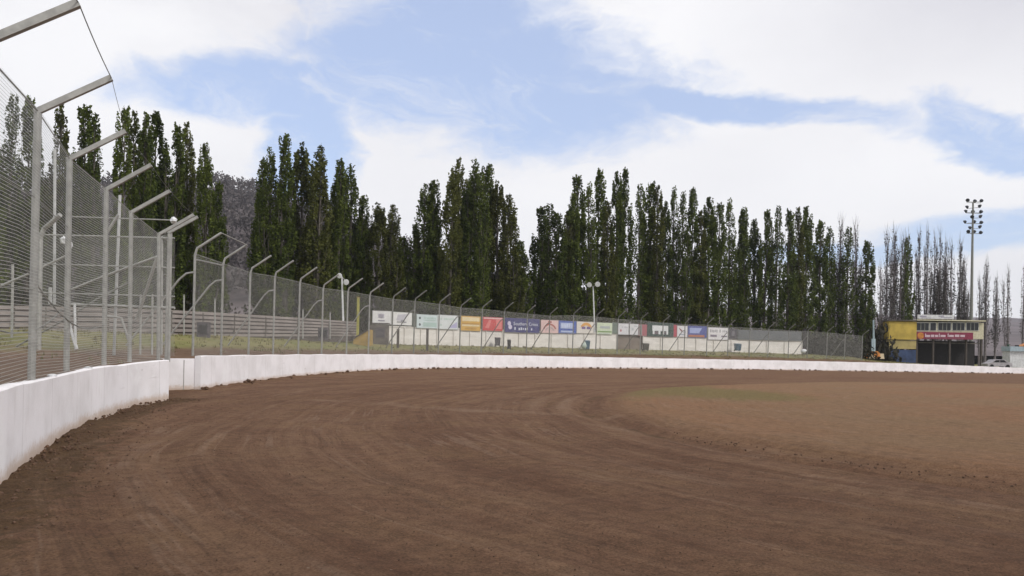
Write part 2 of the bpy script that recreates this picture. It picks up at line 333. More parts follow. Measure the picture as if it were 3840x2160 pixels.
# ---------------------------------------------------------------- mesh builder
class MB:
    def __init__(s): s.v = []; s.f = []; s.uv = None
    def add(s, vs, fs):
        k = len(s.v); s.v += [tuple(v) for v in vs]; s.f += [tuple(i+k for i in f) for f in fs]; return s
    def box(s, c, d, rz=0, bev=0.):
        cx, cy, cz = c; hx, hy, hz = d[0]/2, d[1]/2, d[2]/2
        cr, sr = math.cos(rz), math.sin(rz)
        b = min(bev, hx*.9, hy*.9)
        pts = [(-hx,-hy),(hx,-hy),(hx,hy),(-hx,hy)] if not b else [(-hx+b,-hy),(hx-b,-hy),(hx,-hy+b),(hx,hy-b),(hx-b,hy),(-hx+b,hy),(-hx,hy-b),(-hx,-hy+b)]
        n = len(pts); vs = []
        for z in (-hz, hz):
            for x, y in pts: vs.append((cx+x*cr-y*sr, cy+x*sr+y*cr, cz+z))
        fs = [tuple(range(n))[::-1], tuple(range(n, 2*n))] + [(i, (i+1)%n, n+(i+1)%n, n+i) for i in range(n)]
        return s.add(vs, fs)
    def tube(s, pts, r, n=8, cap=True, flat=1.):
        pts = [Vector(p) for p in pts]; rs = r if isinstance(r, (list, tuple)) else [r]*len(pts)
        rings = []
        prev = None
        for i, p in enumerate(pts):
            t = (pts[min(i+1, len(pts)-1)]-pts[max(i-1, 0)]).normalized()
            a = prev if prev is not None else (Vector((0,0,1)) if abs(t.z) < .9 else Vector((1,0,0)))
            u = (a - t*a.dot(t)).normalized(); v = t.cross(u); prev = u
            off = math.pi/4 if n == 4 else 0
            rings.append([p + (u*math.cos(off+2*math.pi*k/n) + v*math.sin(off+2*math.pi*k/n)*flat)*rs[i] for k in range(n)])
        vs = [q for rg in rings for q in rg]; fs = []
        for i in range(len(pts)-1):
            for k in range(n): fs.append((i*n+k, i*n+(k+1)%n, (i+1)*n+(k+1)%n, (i+1)*n+k))
        if cap: fs += [tuple(range(n))[::-1], tuple((len(pts)-1)*n+k for k in range(n))]
        return s.add(vs, fs)
    def prism(s, poly, y0, y1):
        """polygon in local xz, extruded in y"""
        n = len(poly)
        vs = [(x, y0, z) for x, z in poly]+[(x, y1, z) for x, z in poly]
        return s.add(vs, [tuple(range(n)), tuple(range(n, 2*n))[::-1]]+[(i, n+i, n+(i+1)%n, (i+1)%n) for i in range(n)])
    def lump(s, c, r, seed=0, sq=.7, n=6):
        rnd = random.Random(seed); vs = []; fs = []
        m = max(3, n//2+1)
        for i in range(m+1):
            th = math.pi*i/m
            for k in range(n):
                ph = 2*math.pi*k/n; q = r*(.75+.5*rnd.random())
                vs.append((c[0]+q*math.sin(th)*math.cos(ph), c[1]+q*math.sin(th)*math.sin(ph), c[2]+q*math.cos(th)*sq))
        for i in range(m):
            for k in range(n): fs.append((i*n+k, (i+1)*n+k, (i+1)*n+(k+1)%n, i*n+(k+1)%n))
        return s.add(vs, fs)
    def mesh(s, name, m, smooth=False):
        me = bpy.data.meshes.new(name); me.from_pydata(s.v, [], s.f); me.validate(); me.update()
        if m: me.materials.append(m)
        if smooth: me.polygons.foreach_set('use_smooth', [True]*len(me.polygons))
        if s.uv is not None and len(s.uv) == len(s.v):
            l = me.uv_layers.new(name='lane'); a = np.array(s.uv, dtype=np.float32)
            idx = np.empty(len(me.loops), dtype=np.int32); me.loops.foreach_get('vertex_index', idx)
            l.data.foreach_set('uv', a[idx].ravel())
        return me
    def build(s, name, m, parent=None, smooth=False, loc=None, rz=0.):
        o = bpy.data.objects.new(name, s.mesh(name, m, smooth)); COL.objects.link(o)
        if parent: o.parent = parent
        if loc is not None: o.location = loc
        if rz: o.rotation_euler = (0, 0, rz)
        return o
def quads(name, V, m, Fc=None):
    V = np.asarray(V, dtype=np.float32).reshape(-1, 3); me = bpy.data.meshes.new(name)
    idx = (np.arange(len(V)) if Fc is None else np.asarray(Fc).ravel()).astype(np.int32); nf_ = len(idx)//4
    me.vertices.add(len(V)); me.vertices.foreach_set('co', V.ravel()); me.loops.add(nf_*4); me.loops.foreach_set('vertex_index', idx)
    me.polygons.add(nf_); me.polygons.foreach_set('loop_start', np.arange(0, nf_*4, 4, dtype=np.int32))
    me.update(calc_edges=True); me.materials.append(m); return me
def tag(o, label=None, cat=None, group=None, kind=None):
    if label: o['label'] = label
    if cat: o['category'] = cat
    if group: o['group'] = group
    if kind: o['kind'] = kind
    return o
def empty(name, loc=(0,0,0), rz=0.):
    o = bpy.data.objects.new(name, None); COL.objects.link(o); o.location = loc; o.rotation_euler = (0,0,rz); o.empty_display_size = .3
    return o
def copy_tree(o, parent=None):
    c = o.copy(); COL.objects.link(c); c.parent = parent
    for ch in o.children: copy_tree(ch, c)
    return c

# ---------------------------------------------------------------- ground heights
def G(x, y): return -.0049*y - .0083*x
def ray_ground(px, py):
    lo = P(px, py, 1.) - Vector((0,0,CZ))
    d = CZ/(-lo.z - .0049 - .0083*lo.x)          # CZ + d*lo.z = -.0049 d - .0083 d lo.x
    return (lo.x*d, d)
H = 1.1
near_wall = [(-1.0,-7.),(-2.7,0.),(-4.1,4.4),(-4.9,6.7)] + [XY(p, d) for p, d in ((0,8.6),(66,9.7),(132,10.9),(199,12.35),(265,13.95),(331,15.5),(398,17.0),(464,18.8),(530,20.4),(636,22.2))]
far_d = [(755,26.7),(870,30.2),(985,34.6),(1100,38.9),(1200,43),(1300,47.5),(1440,53.5),(1650,61),(1920,68.5),(2235,77),(2568,86),(2780,91),(2980,95.5),(3280,102),(3500,107),(3730,112.5),(3900,116.5)]
far_top = {755:1335,870:1332.5,985:1331,1100:1330,1200:1329,1300:1329,1440:1329,1650:1330,1920:1333,2235:1339.5,2568:1345.5,2780:1349.5,2980:1353,3280:1360,3500:1367,3730:1375.5,3900:1381}
far_wall = [XY(p, d) for p, d in far_d]
far_ztop = [P(p, far_top[p], d).z for p, d in far_d]
far_wall += [(110,122),(150,118),(190,98)]; far_ztop += [-.35,-.7,-1.]
def smooth_curve(pts, step):
    """Catmull-Rom resample of n-d points"""
    a = [np.array(p, float) for p in pts]; out = []
    for i in range(len(a)-1):
        p0, p1, p2, p3 = a[max(i-1,0)], a[i], a[i+1], a[min(i+2,len(a)-1)]
        n = max(1, int(np.linalg.norm((p2-p1)[:2])/step))
        for k in range(n):
            t = k/n
            out.append(.5*((2*p1)+(-p0+p2)*t+(2*p0-5*p1+4*p2-p3)*t*t+(-p0+3*p1-3*p2+p3)*t**3))
    out.append(a[-1]); return out
NW = smooth_curve(near_wall, .35); FW = smooth_curve([(x,y,z) for (x,y),z in zip(far_wall, far_ztop)], .9)

def offset_dirs(pts):
    ds = []
    for i in range(len(pts)):
        a = np.array(pts[max(i-1,0)][:2]); b = np.array(pts[min(i+1,len(pts)-1)][:2]); t = (b-a)/np.linalg.norm(b-a)
        ds.append(np.array((-t[1], t[0])))          # left of travel = outside of the track
    return ds
def wall_mesh(pts, ztop, thick):
    mb = MB(); mb.uv = []; nrm = offset_dirs(pts); s = 0; N = len(pts)
    for i, p in enumerate(pts):
        if i: s += math.hypot(p[0]-pts[i-1][0], p[1]-pts[i-1][1])
        n = nrm[i]; zt = ztop(i); zb = G(p[0], p[1])-.35; bx, by = p[0]+n[0]*thick, p[1]+n[1]*thick
        e = .018
        for (x, y, z) in ((p[0], p[1], zb), (p[0], p[1], zt-e), (p[0]+n[0]*e, p[1]+n[1]*e, zt), (bx-n[0]*e, by-n[1]*e, zt), (bx, by, zt-e), (bx, by, zb)):
            mb.v.append((x, y, z)); mb.uv.append((s, z-G(p[0], p[1])))
    for i in range(N-1):
        for k in range(5): mb.f.append((i*6+k, (i+1)*6+k, (i+1)*6+k+1, i*6+k+1))
    mb.f += [tuple(range(6)), tuple((N-1)*6+k for k in range(6))[::-1]]
    return mb
def zt_near(i):
    p = NW[i]; return G(p[0], p[1]) + 1.095 - .075*min(1, max(0, (21.8-p[1])/3)) + .012*math.sin(i*.31) + (.01 if (i//7)%3 == 0 else 0)
o = wall_mesh(NW, zt_near, .17).build('trackside_wall', M['wall'])
tag(o, 'white painted concrete wall curving along left edge in the foreground', 'wall')
mb = MB()
for i in (18, 27, 34, 43, 55, 63):
    if i < len(NW): p = NW[i]; mb.lump((p[0]-.09, p[1]+.03, zt_near(i)+.012), .075, i, .3, 7)
mb.build('wall_cap_patch', M['white_metal'], o)
o = wall_mesh(FW, lambda i: FW[i][2] + .012*math.sin(i*1.7), .2).build('trackside_wall', M['wall'])
tag(o, 'long white painted concrete wall sweeping round the far side of the track', 'wall')
# set back gate panel between the two walls
a = Vector((*XY(585, 26.2), 0)); b = Vector((*XY(753, 26.78), 0)); dv = (b-a); L = dv.length; rz = math.atan2(dv.y, dv.x)
za = P(700, 1341, 28).z
mb = MB(); mb.uv = []
g0 = G(a.x, a.y)
gm = MB(); gm.uv = []
for zz0, zz1, y0, y1, x0, x1 in ((-.35, za-g0, 0, .14, 0, L), ):
    for x in (x0, x1):
        for y in (y0, y1):
            for z in (zz0, zz1): gm.v.append((x, y, z)); gm.uv.append((x+.9, z))
gm.f = [(0,4,5,1),(2,3,7,6),(0,1,3,2),(4,6,7,5),(1,5,7,3),(0,2,6,4)]
gate = gm.build('wall_gate', M['wall'], None, False, (a.x, a.y, g0), rz)
tag(gate, 'short white wall panel set back in the gap between near and far walls', 'gate')
mb = MB(); mb.tube([(L*.63,-.005,.0),(L*.63,-.005,za-g0-.05)], .012, 6)
mb.build('gate_bracket', M['galv'], gate)

# ---------------------------------------------------------------- value noise in numpy for the ground relief
_VN = {}
def vnoise(x, y, seed):
    if seed not in _VN: _VN[seed] = np.random.RandomState(seed).rand(256, 256)
    T = _VN[seed]
    xi = np.floor(x).astype(int); yi = np.floor(y).astype(int); fx = x-xi; fy = y-yi
    fx = fx*fx*(3-2*fx); fy = fy*fy*(3-2*fy)
    g = lambda a, b: T[a % 256, b % 256]
    return (g(xi,yi)*(1-fx)+g(xi+1,yi)*fx)*(1-fy)+(g(xi,yi+1)*(1-fx)+g(xi+1,yi+1)*fx)*fy - .5
def fbm(x, y, seed, o=4):
    s = 0; a = 1
    for k in range(o): s = s + a*vnoise(x*2**k, y*2**k, seed+k); a *= .5
    return s

inf_px = [(3016,1725),(2764,1683),(2536,1634),(2373,1588),(2266,1552),(2242,1520),(2270,1493),(2345,1472),(2466,1460),(2652,1451),(2885,1444),(3200,1438)]
INF = [ray_ground(*p) for p in inf_px]
INF = [(20,1),(12.5,6),(7.4,9.4)] + INF + [(INF[-1][0]+16, INF[-1][1]+5), (70,58),(130,62),(150,30),(80,-6)]
INFc = [tuple(p[:2]) for p in smooth_curve(INF, .5)]
def lane(X, Y):
    """signed distance to the infield edge and length along it"""
    A = np.array(INFc); n = len(A); B = np.roll(A, -1, 0)
    seg = np.hypot(*(B-A).T); cum = np.concatenate([[0], np.cumsum(seg)[:-1]])
    best = np.full(X.shape, 1e9); T = np.zeros(X.shape); inside = np.zeros(X.shape, bool)
    for i in range(n):
        ax, ay = A[i]; bx, by = B[i]; dx_, dy_ = bx-ax, by-ay; l2 = dx_*dx_+dy_*dy_+1e-9
        k = np.clip(((X-ax)*dx_+(Y-ay)*dy_)/l2, 0, 1)
        d = np.hypot(X-ax-k*dx_, Y-ay-k*dy_)
        m_ = d < best; best = np.where(m_, d, best); T = np.where(m_, cum[i]+k*seg[i], T)
        c = ((ay > Y) != (by > Y)) & (X < dx_*(Y-ay)/(dy_+1e-12)+ax); inside ^= c
    return np.where(inside, -best, best), T
def grow(a0, s0, ratio, end, smax=6):
    out = [a0]; s = s0
    while out[-1] < end: out.append(out[-1]+s); s = min(s*ratio, smax)
    return out
ys = sorted(set([-60,-40,-25,-15,-8,-4,-1,1,2.5] + grow(3.4, .055, 1.0125, 150)))
xs = sorted(set([-60,-40,-30,-24,-20,-17,-15] + [ -14+.085*i for i in range(int(21/.085))] + grow(7.0, .09, 1.03, 260)))
XX, YY = np.meshgrid(np.array(xs), np.array(ys), indexing='ij')
Q, T = lane(XX, YY)
Z = -.0049*YY - .0083*XX
ins = np.clip((.15-Q)/1.3, 0, 1); ins = ins*ins*(3-2*ins)
nearf = np.clip(1.3 - np.hypot(XX, YY)/60, .35, 1)
Z = Z + ins*.16 + np.exp(-((Q+.1)/.16)**2)*.05*np.clip(fbm(XX*1.5, YY*1.5, 3)+.8, 0, 2) - np.exp(-((Q-.35)/.25)**2)*.05
rut = fbm(Q*1.4+fbm(XX*.15, YY*.15, 40)*1.2, T*.05, 11, 4)
Z = Z + rut*.055*nearf*(1-.6*ins) + fbm(XX*1.1, YY*1.1, 21, 5)*.035*nearf
# windrow of loose soil thrown up against the wall
def dist_poly(pts, X, Y):
    best = np.full(X.shape, 1e9)
    for i in range(len(pts)-1):
        ax, ay = pts[i][:2]; bx, by = pts[i+1][:2]; dx_, dy_ = bx-ax, by-ay
        k = np.clip(((X-ax)*dx_+(Y-ay)*dy_)/(dx_*dx_+dy_*dy_+1e-9), 0, 1)
        best = np.minimum(best, np.hypot(X-ax-k*dx_, Y-ay-k*dy_))
    return best
DW = np.minimum(dist_poly(NW, XX, YY), dist_poly(FW, XX, YY))
Z = Z + np.exp(-(DW/.45)**2)*(.0+.05*(YY > 24)+.075*fbm(XX*1.8, YY*1.8, 61, 4)) - .02*np.exp(-(DW/.3)**2)*(YY < 24) + np.exp(-(DW/1.1)**2)*.05*fbm(XX*4.5, YY*4.5, 71, 3)
# dry lines crossing the track and the turned loop next to the infield corner
def line_mask(pa, pb, wd, w2):
    a = ray_ground(*pa); b = ray_ground(*pb); dx_, dy_ = b[0]-a[0], b[1]-a[1]
    k = np.clip(((XX-a[0])*dx_+(YY-a[1])*dy_)/(dx_*dx_+dy_*dy_), 0, 1)
    d = np.hypot(XX-a[0]-k*dx_, YY-a[1]-k*dy_)
    return np.exp(-(d/(wd+(w2-wd)*k))**2)
dry = np.zeros(XX.shape)
for pa, pb, w0, w1_ in (((1380,1512),(1760,1540),.25,.35), ((1480,1519),(2100,1557),.18,.25), ((1700,1535),(2300,1565),.2,.3),
                      ((2200,1590),(3100,1760),.12,.16), ((2080,1690),(2700,1810),.12,.2), ((1200,1500),(1500,1515),.3,.3)):
    dry = np.maximum(dry, line_mask(pa, pb, w0, w1_)*.8)
ring = (np.exp(-((Q-1.0)/.22)**2)+.8*np.exp(-((Q-1.9)/.25)**2)+.6*np.exp(-((Q-3.0)/.3)**2))
cc = ray_ground(2200, 1520); near_c = np.exp(-(((XX-cc[0])/3.2)**2+((YY-cc[1])/3.6)**2))
dry = np.maximum(dry, ring*near_c*1.1); Z = Z + ring*near_c*.06
dry = np.clip(dry*(.7+.9*fbm(XX*.9, YY*.9, 91, 3)), 0, 1)
g1 = ray_ground(2700, 1490)
gr = np.exp(-(((XX-g1[0])/3.4)**2+((YY-g1[1])/5.)**2))*ins + .35*np.exp(-((Q+1.)/1.)**2)*(YY > 24)
mb = MB(); nx, ny = XX.shape
V = np.stack([XX, YY, Z], -1).reshape(-1, 3)
ii, jj = np.meshgrid(np.arange(nx-1), np.arange(ny-1), indexing='ij'); k0 = (ii*ny+jj).ravel()
mb.v = V.tolist(); mb.f = np.stack([k0, k0+ny, k0+ny+1, k0+1], -1).tolist(); mb.uv = np.stack([Q.ravel(), T.ravel()], -1)
track = mb.build('dirt_track', M['soil'], None, True); tag(track, kind='structure')
ca = track.data.color_attributes.new('mask', 'FLOAT_COLOR', 'POINT')
ca.data.foreach_set('color', np.stack([ins.ravel(), gr.ravel(), dry.ravel(), (.75*np.exp(-((Q-.45)/.28)**2)*np.clip(.6+fbm(T*.3, Q*.5, 12, 2)*1.6, 0, 1)*(XX < 30)+.6*np.exp(-((Q-1.45)/.25)**2)*near_c+np.exp(-(dist_poly(NW, XX, YY)/1.1)**2)+.5*np.exp(-(dist_poly(FW, XX, YY)/.7)**2)).ravel()], -1).astype(np.float32).ravel())

# ---------------------------------------------------------------- bank outside the walls (widens out to the horizon)
def TZ(x, y):
    z = 1.62 + .035*min(max(0, -10-x), 10)
    if x > 15: z -= .00054*(min(x, 80)-15)**2
    if x > 47: z -= min(.5, .1*(x-47))
    return z
BW = [(p[0], p[1], G(p[0], p[1])+1.02) for p in NW] + [(*XY(622, 24.3), 1.05), (*XY(572, 26.45), 1.0), (*XY(742, 27.2), .95)] + [(p[0], p[1], p[2]-.08) for p in FW if p[1] > 27.7]
# drop points that fold back
nr = offset_dirs(BW); nr2 = []
for i in range(len(nr)):
    s = sum(nr[max(0,i-9):i+10]); nr2.append(s/np.linalg.norm(s))
rows = [.10,.4,.8,1.4,2.2,3.2,4.4,6,8,11,15,22,35,60,110,220,500,1000,1600]
mb = MB(); mb.uv = []; s = 0
for i, p in enumerate(BW):
    if i: s += math.hypot(p[0]-BW[i-1][0], p[1]-BW[i-1][1])
    for q in rows:
        x, y = p[0]+nr2[i][0]*q, p[1]+nr2[i][1]*q
        t = min(1, q/11); t = t*t*(3-2*t)
        z = p[2]*(1-t)+TZ(x, y)*t
        if .5 < q < 60: z += .05*float(fbm(np.array([x*.9]), np.array([y*.9]), 33, 3)[0])
        mb.v.append((x, y, z)); mb.uv.append((q, s))
n = len(rows)
for i in range(len(BW)-1):
    for k in range(n-1): mb.f.append((i*n+k, (i+1)*n+k, (i+1)*n+k+1, i*n+k+1))
tag(mb.build('grass_bank', M['bank'], None, True), kind='structure')
mb = MB(); mb.add([(-2400,-1900,-6),(2400,-1900,-6),(2400,2400,-6),(-2400,2400,-6)], [(0,1,2,3)])
tag(mb.build('ground', M['ground']), kind='structure')

# ---------------------------------------------------------------- loose soil clods, pebbles and grass tufts
rnd = random.Random(5)
mb = MB()
def clod(x, y, r, z=None): mb.lump((x, y, (G(x, y) if z is None else z)+r*.25), r, rnd.random(), .75, 5)
nwn = offset_dirs(NW); fwn = offset_dirs(FW)
for k in range(2200):
    i = rnd.randrange(20, len(NW)); p = NW[i]; dd = abs(rnd.gauss(0, .6))+.01
    clod(p[0]-nwn[i][0]*dd+rnd.uniform(-.2,.2), p[1]-nwn[i][1]*dd+rnd.uniform(-.2,.2), .004+.022*rnd.random()**2.2*(1.5 if dd < .3 else .8), G(p[0],p[1])+.0)
for k in range(260):
    i = rnd.randrange(0, int(len(FW)*.75)); p = FW[i]; dd = abs(rnd.gauss(0, .25))+.02
    clod(p[0]-fwn[i][0]*dd, p[1]-fwn[i][1]*dd, rnd.uniform(.03,.09)*(1+.006*p[1]), G(p[0],p[1])+.05)
for k in range(260):
    p = INFc[rnd.randrange(10, 44)]; p = (p[0]+rnd.uniform(-.3,.3), p[1]+rnd.uniform(-.2,.2)); clod(p[0]+rnd.gauss(0,.14), p[1]+rnd.gauss(0,.14), rnd.uniform(.006,.022), G(*p)+.05)
for k in range(2600):
    y = 4.5+22*rnd.random()**1.5; x = -.62*y + rnd.random()*1.25*y
    clod(x, y, rnd.uniform(.003,.008)*(1+.03*y))
M['clod'] = mat('loose_soil', (.135,.078,.048), .95, 0, .2, 8, .3, 60)
cl = mb.build('soil_clods', M['clod']); tag(cl, kind='stuff')
M['grass'] = leaf_material('dry_grass_blades', (.15,.135,.05), (.20,.18,.085), .2)
mb = MB()
for k in range(5200):
    i = int(len(BW)*(.2+.8*rnd.random()**.8)); i = min(i, len(BW)-1); p = BW[i]; q = .25+rnd.random()**.8*11
    x, y = p[0]+nr2[i][0]*q, p[1]+nr2[i][1]*q
    if q < 3.5 and rnd.random() < .75: continue
    t = min(1, q/11); t = t*t*(3-2*t); z = p[2]*(1-t)+TZ(x, y)*t - .04
    for b_ in range(5):
        a = rnd.random()*6.28; h = rnd.uniform(.08,.22); ox, oy = rnd.gauss(0,.09), rnd.gauss(0,.09); wd = .02+.0004*y
        mb.add([(x+ox-wd*math.sin(a), y+oy+wd*math.cos(a), z), (x+ox+wd*math.sin(a), y+oy-wd*math.cos(a), z), (x+ox+h*.5*math.cos(a), y+oy+h*.5*math.sin(a), z+h)], [(0,1,2)])
tag(mb.build('grass', M['grass']), kind='stuff')

# ---------------------------------------------------------------- near catch fence
nf = [(-83,8.35,170,None),(142,11.3,417,(387,290)),(261,14.6,596,(443,480)),(399,17.7,711,(551,617)),(492,20.3,797,(618,711)),(596,22.6,879,(700,808)),(634,23.6,872,(711,816))]
basey = [1480,1408,1388,1346,1340,1343,1343]
nf_xy = [(*XY(-330, 5.9), ), ]
fence = empty('catch_fence', (-8, 13, 1.0)); fl = Vector((-8,13,1.0))
tag(fence, 'tall grey wire mesh fence with leaning top arms behind near white wall', 'fence')
def fpart(mb, name, m, par=fence, off=fl, smooth=False):
    mb.v = [tuple(Vector(v)-off) for v in mb.v]
    o = mb.build(name, m, par, smooth); return o
tops = [Vector((-4.2, 4.9, 4.85))]; bases = [Vector((-4.85, 5.1, 1.0))]; tops[0] = Vector((-4.85,5.1,4.8))
tips = [Vector((-3.95,5.35,5.5))]
for k, (px, d, ty, tip) in enumerate(nf):
    t = P(px, ty, d); tops.append(t)
    # lower part plumb
    bx = P({142:118,261:249,399:390,492:486,596:594,634:622}.get(px, px-12), basey[k], d)
    bases.append(Vector((bx.x, bx.y, min(bx.z, 1.12)-.08)))
    if k == 0: dirn = Vector((.93,.36,0))
    elif k == 1: dirn = Vector((.93,.36,0))
    elif k == 2: dirn = Vector((.95,.30,0))
    else: dirn = Vector((.985,.17,0))
    tips.append(t + dirn*(.93 if k < 6 else .8) + Vector((0,0,.60 if k < 6 else .5)))
for k in range(len(tops)):
    mb = MB(); mb.tube([bases[k], tops[k]], .052 if k < 7 else .042, 10); po = fpart(mb, 'post', M['galv'], smooth=False)
    mb = MB(); mb.tube([tops[k]-(tips[k]-tops[k])*.04, tips[k]], .058, 4); fpart(mb, 'arm', M['galv'], po)
# twin post right of the corner
ex = Vector((P(633, 1338, 24.2))); ext = P(641, 860, 24.2)
mb = MB(); mb.tube([Vector((ex.x,ex.y,.95)), ext, ext+Vector((.62,.1,.42))], .045, 8); fpart(mb, 'post', M['galv'])
mb = MB(); mb.lump(tuple(P(652, 826, 23.9)), .1, 3, 1., 8); fpart(mb, 'bracket', M['lampw'])
mm = MB(); mm.uv = []; s = 0
for k in range(len(tops)):
    if k: s += (bases[k]-bases[k-1]).length
    mm.v += [tuple(bases[k]+Vector((.06,0,.0))), tuple(tops[k]+Vector((.06,0,-.02)))]; mm.uv += [(s, 0), (s, 3.7)]
mm.f = [(2*i, 2*i+2, 2*i+3, 2*i+1) for i in range(len(tops)-1)]
fpart(mm, 'wire_mesh', M['weld'])
def sag(a, b, r, dz, m='galv_dark', n=6, name='wire'):
    pts = [a.lerp(b, i/n)+Vector((0,0,-dz*4*(i/n)*(1-i/n))) for i in range(n+1)]
    mb = MB(); mb.tube(pts, r, 5, False); fpart(mb, name, M[m])
for k in range(len(tops)-1):
    sag(tips[k], tips[k+1], .007 if k < 2 else .004, .03)
    sag(tops[k], tops[k+1], .010, .0)
    for hz in (.34, .68): sag(bases[k].lerp(tops[k], hz), bases[k+1].lerp(tops[k+1], hz), .007, .015)
sag(bases[2]+Vector((-.1,0,1.6)), bases[4]+Vector((-.1,0,.85)), .012, .35); sag(bases[1]+Vector((-.1,0,.9)), bases[3]+Vector((-.1,0,1.2)), .012, .3)

# return fence running away to the left of the corner
rf = empty('return_fence', (*XY(630, 26), 1.2)); ro = Vector(rf.location)
tag(rf, 'grey tube rail fence seen through the near mesh, running left from the corner post', 'fence')
def rpart(pts, r, name, m='galv', n=7):
    mb = MB(); mb.tube(pts, r, n); return fpart(mb, name, M[m], rf, ro)
for y0, y1, r in ((812,826,.022),(880,893,.026),(990,1004,.022),(1098,1112,.022),(1141,1155,.045)):
    x0 = 255 if y0 in (812,1141) else 158
    rpart([P(x0, y0, 26.6), P(655, y1, 26.)], r, 'rail')
rpart([P(144, 1400, 25.5)+Vector((0,0,-.4)), P(152, 888, 25.5), P(165, 858, 25.5), P(226, 806, 25.3)], .075, 'post', n=10)
rpart([P(427, 1340, 27), P(450, 732, 27)], .05, 'post', 'galv_light')
rpart([P(204, 1142, 27.5), P(206, 560, 27.5)], .05, 'post', 'galv_light')
rpart([P(44, 1305, 28), P(48, 990, 28)], .045, 'post')
rpart([P(188, 1140, 28), P(189, 1078, 28)], .06, 'post', 'galv_light')
rpart([P(402, 870, 26), P(443, 806, 26)], .05, 'arm')
rpart([P(590, 962, 25.4), P(512, 1200, 26)], .05, 'brace')
rpart([P(-30, 1086, 26), P(100, 1030, 26.2), P(250, 958, 26.4)], .04, 'brace')
rpart([P(262, 1088, 26.5), P(400, 1032, 26.3), P(590, 962, 26)], .04, 'brace')
rpart([P(60, 1300, 26), P(240, 1200, 26), P(370, 1118, 26.2), P(480, 1060, 26.5)], .03, 'brace', 'galv_dark')
rpart([P(400, 1185, 26), P(455, 1192, 26), P(485, 1285, 26)], .04, 'brace')
rpart([P(252, 1190, 25.4), P(288, 1310, 25.2)], .055, 'brace', 'galv_light')
rpart([P(280, 1140, 25.4), P(284, 1310, 25.2)], .04, 'post', 'galv_light')
for xx in (526, 570, 606): rpart([P(xx, 1330, 26.1), P(xx+2, 1104 if xx != 606 else 885, 26.1)], .035, 'post')
mm = MB(); mm.uv = [(0,0),(7,0),(7,3.6),(0,3.6)]
mm.v = [tuple(P(158,1332,26.7)), tuple(P(655,1336,26.1)), tuple(P(655,893,26.1)), tuple(P(158,880,26.7))]; mm.f = [(0,1,2,3)]
fpart(mm, 'wire_mesh', M['chain'], rf, ro)
for (px, py) in ((235,912),(244,905)):
    pass
fx = empty('security_light', tuple(P(240, 905, 26.3))); fo = Vector(fx.location)
tag(fx, 'small white twin lamp on the return fence behind the second near post', 'lamp')
mb = MB(); mb.lump(tuple(P(237, 900, 26.3)), .11, 4, 1.1, 8); fpart(mb, 'lamp_head', M['lampw'], fx, fo)
mb = MB(); mb.lump(tuple(P(262, 918, 26.3)), .09, 6, 1.2, 8); fpart(mb, 'lamp_head', M['lampw'], fx, fo)
mb = MB(); mb.tube([P(237,900,26.35), P(262,918,26.35), P(258,960,26.35)], .02, 6); fpart(mb, 'bracket', M['galv'], fx, fo)

# ---------------------------------------------------------------- far catch fence
posts = [(731.6,944),(837,981),(939,1016),(1031,1031),(1125,1053),(1212,1076),(1305,1088),(1387,1103),(1474,1118),(1556,1126),(1648,1137),(1728,1151),
         (1809,1156),(1892,1165),(1978,1174),(2062,1182),(2151,1180),(2238,1186),(2318,1194),(2404,1199),(2487,1209),(2569,1214),(2653,1216),(2732,1224),
         (2813,1227),(2883,1232),(2959,1237),(3030,1240),(3103,1246),(3170,1252),(3235,1258)]
fd = np.interp([p[0] for p in posts], [731,837,939,1031,1125,1212,1305,1387,1892,2569,3030,3235], [29.3,32.9,36.8,40,43,46,49,52.5,72,91,103,108])
ff = empty('catch_fence', (*XY(731, 29.3), 1.1)); fo_ = Vector(ff.location)
tag(ff, 'long grey mesh fence of cranked posts curving round behind the far white wall', 'fence')
PB, PT = [], []
for (px, py), d in zip(posts, fd):
    t = P(px, py, d); PT.append(t)
    PB.append(Vector((t.x-.02*d/30, t.y, TZ(t.x, t.y)-.7)))
for k, t in enumerate(PT):
    a = PT[max(k-1,0)]; b = PT[min(k+1,len(PT)-1)]; tv = (b-a); tv.z = 0; tv.normalize(); inw = Vector((tv.y, -tv.x, 0)); out = -inw
    if k == 0: inw = Vector((.97,.1,0))
    tipv = t + inw*(.95) + Vector((0,0,.72))
    bend = t + inw*.07 + Vector((0,0,.12))
    mb = MB(); mb.tube([PB[k], t-Vector((0,0,.12)), bend, tipv], .042+.00016*t.y, 7); fpart(mb, 'post', M['galv'] if k < 8 else M['galv_dark'], ff, fo_)
    if k % 2 == 1 or k == 0:
        s0 = t - Vector((0,0,.75)); mb = MB()
        mb.tube([s0, s0+out*.3-Vector((0,0,.06)), s0+out*.55-Vector((0,0,.28)), Vector((t.x+out.x*2.4, t.y+out.y*2.4, PB[k].z+.4))], .033+.00014*t.y, 6)
        fpart(mb, 'brace', M['galv'] if k < 8 else M['galv_dark'], ff, fo_)
    PT[k] = t; 
    if k < 2: tip_prev = tipv if k == 0 else tip_prev
    if k == 1: mb = MB(); mb.tube([tip_prev, tipv], .02, 5); fpart(mb, 'wire', M['galv'], ff, fo_)
mb = MB(); mb.tube([PT[0]-Vector((0,0,.28)), PT[1]-Vector((0,0,.16))], .03, 6); fpart(mb, 'rail', M['galv'], ff, fo_)
mm = MB(); mm.uv = []; s = 0
for k in range(len(PT)):
    if k: s += (PB[k]-PB[k-1]).length
    mm.v += [tuple(PB[k]+Vector((.05,-.05,0))), tuple(PT[k]+Vector((.05,-.05,-.06)))]; mm.uv += [(s, 0), (s, PT[k].z-PB[k].z)]
mm.f = [(2*i, 2*i+2, 2*i+3, 2*i+1) for i in range(len(PT)-1)]
fpart(mm, 'wire_mesh', M['chain'], ff, fo_)
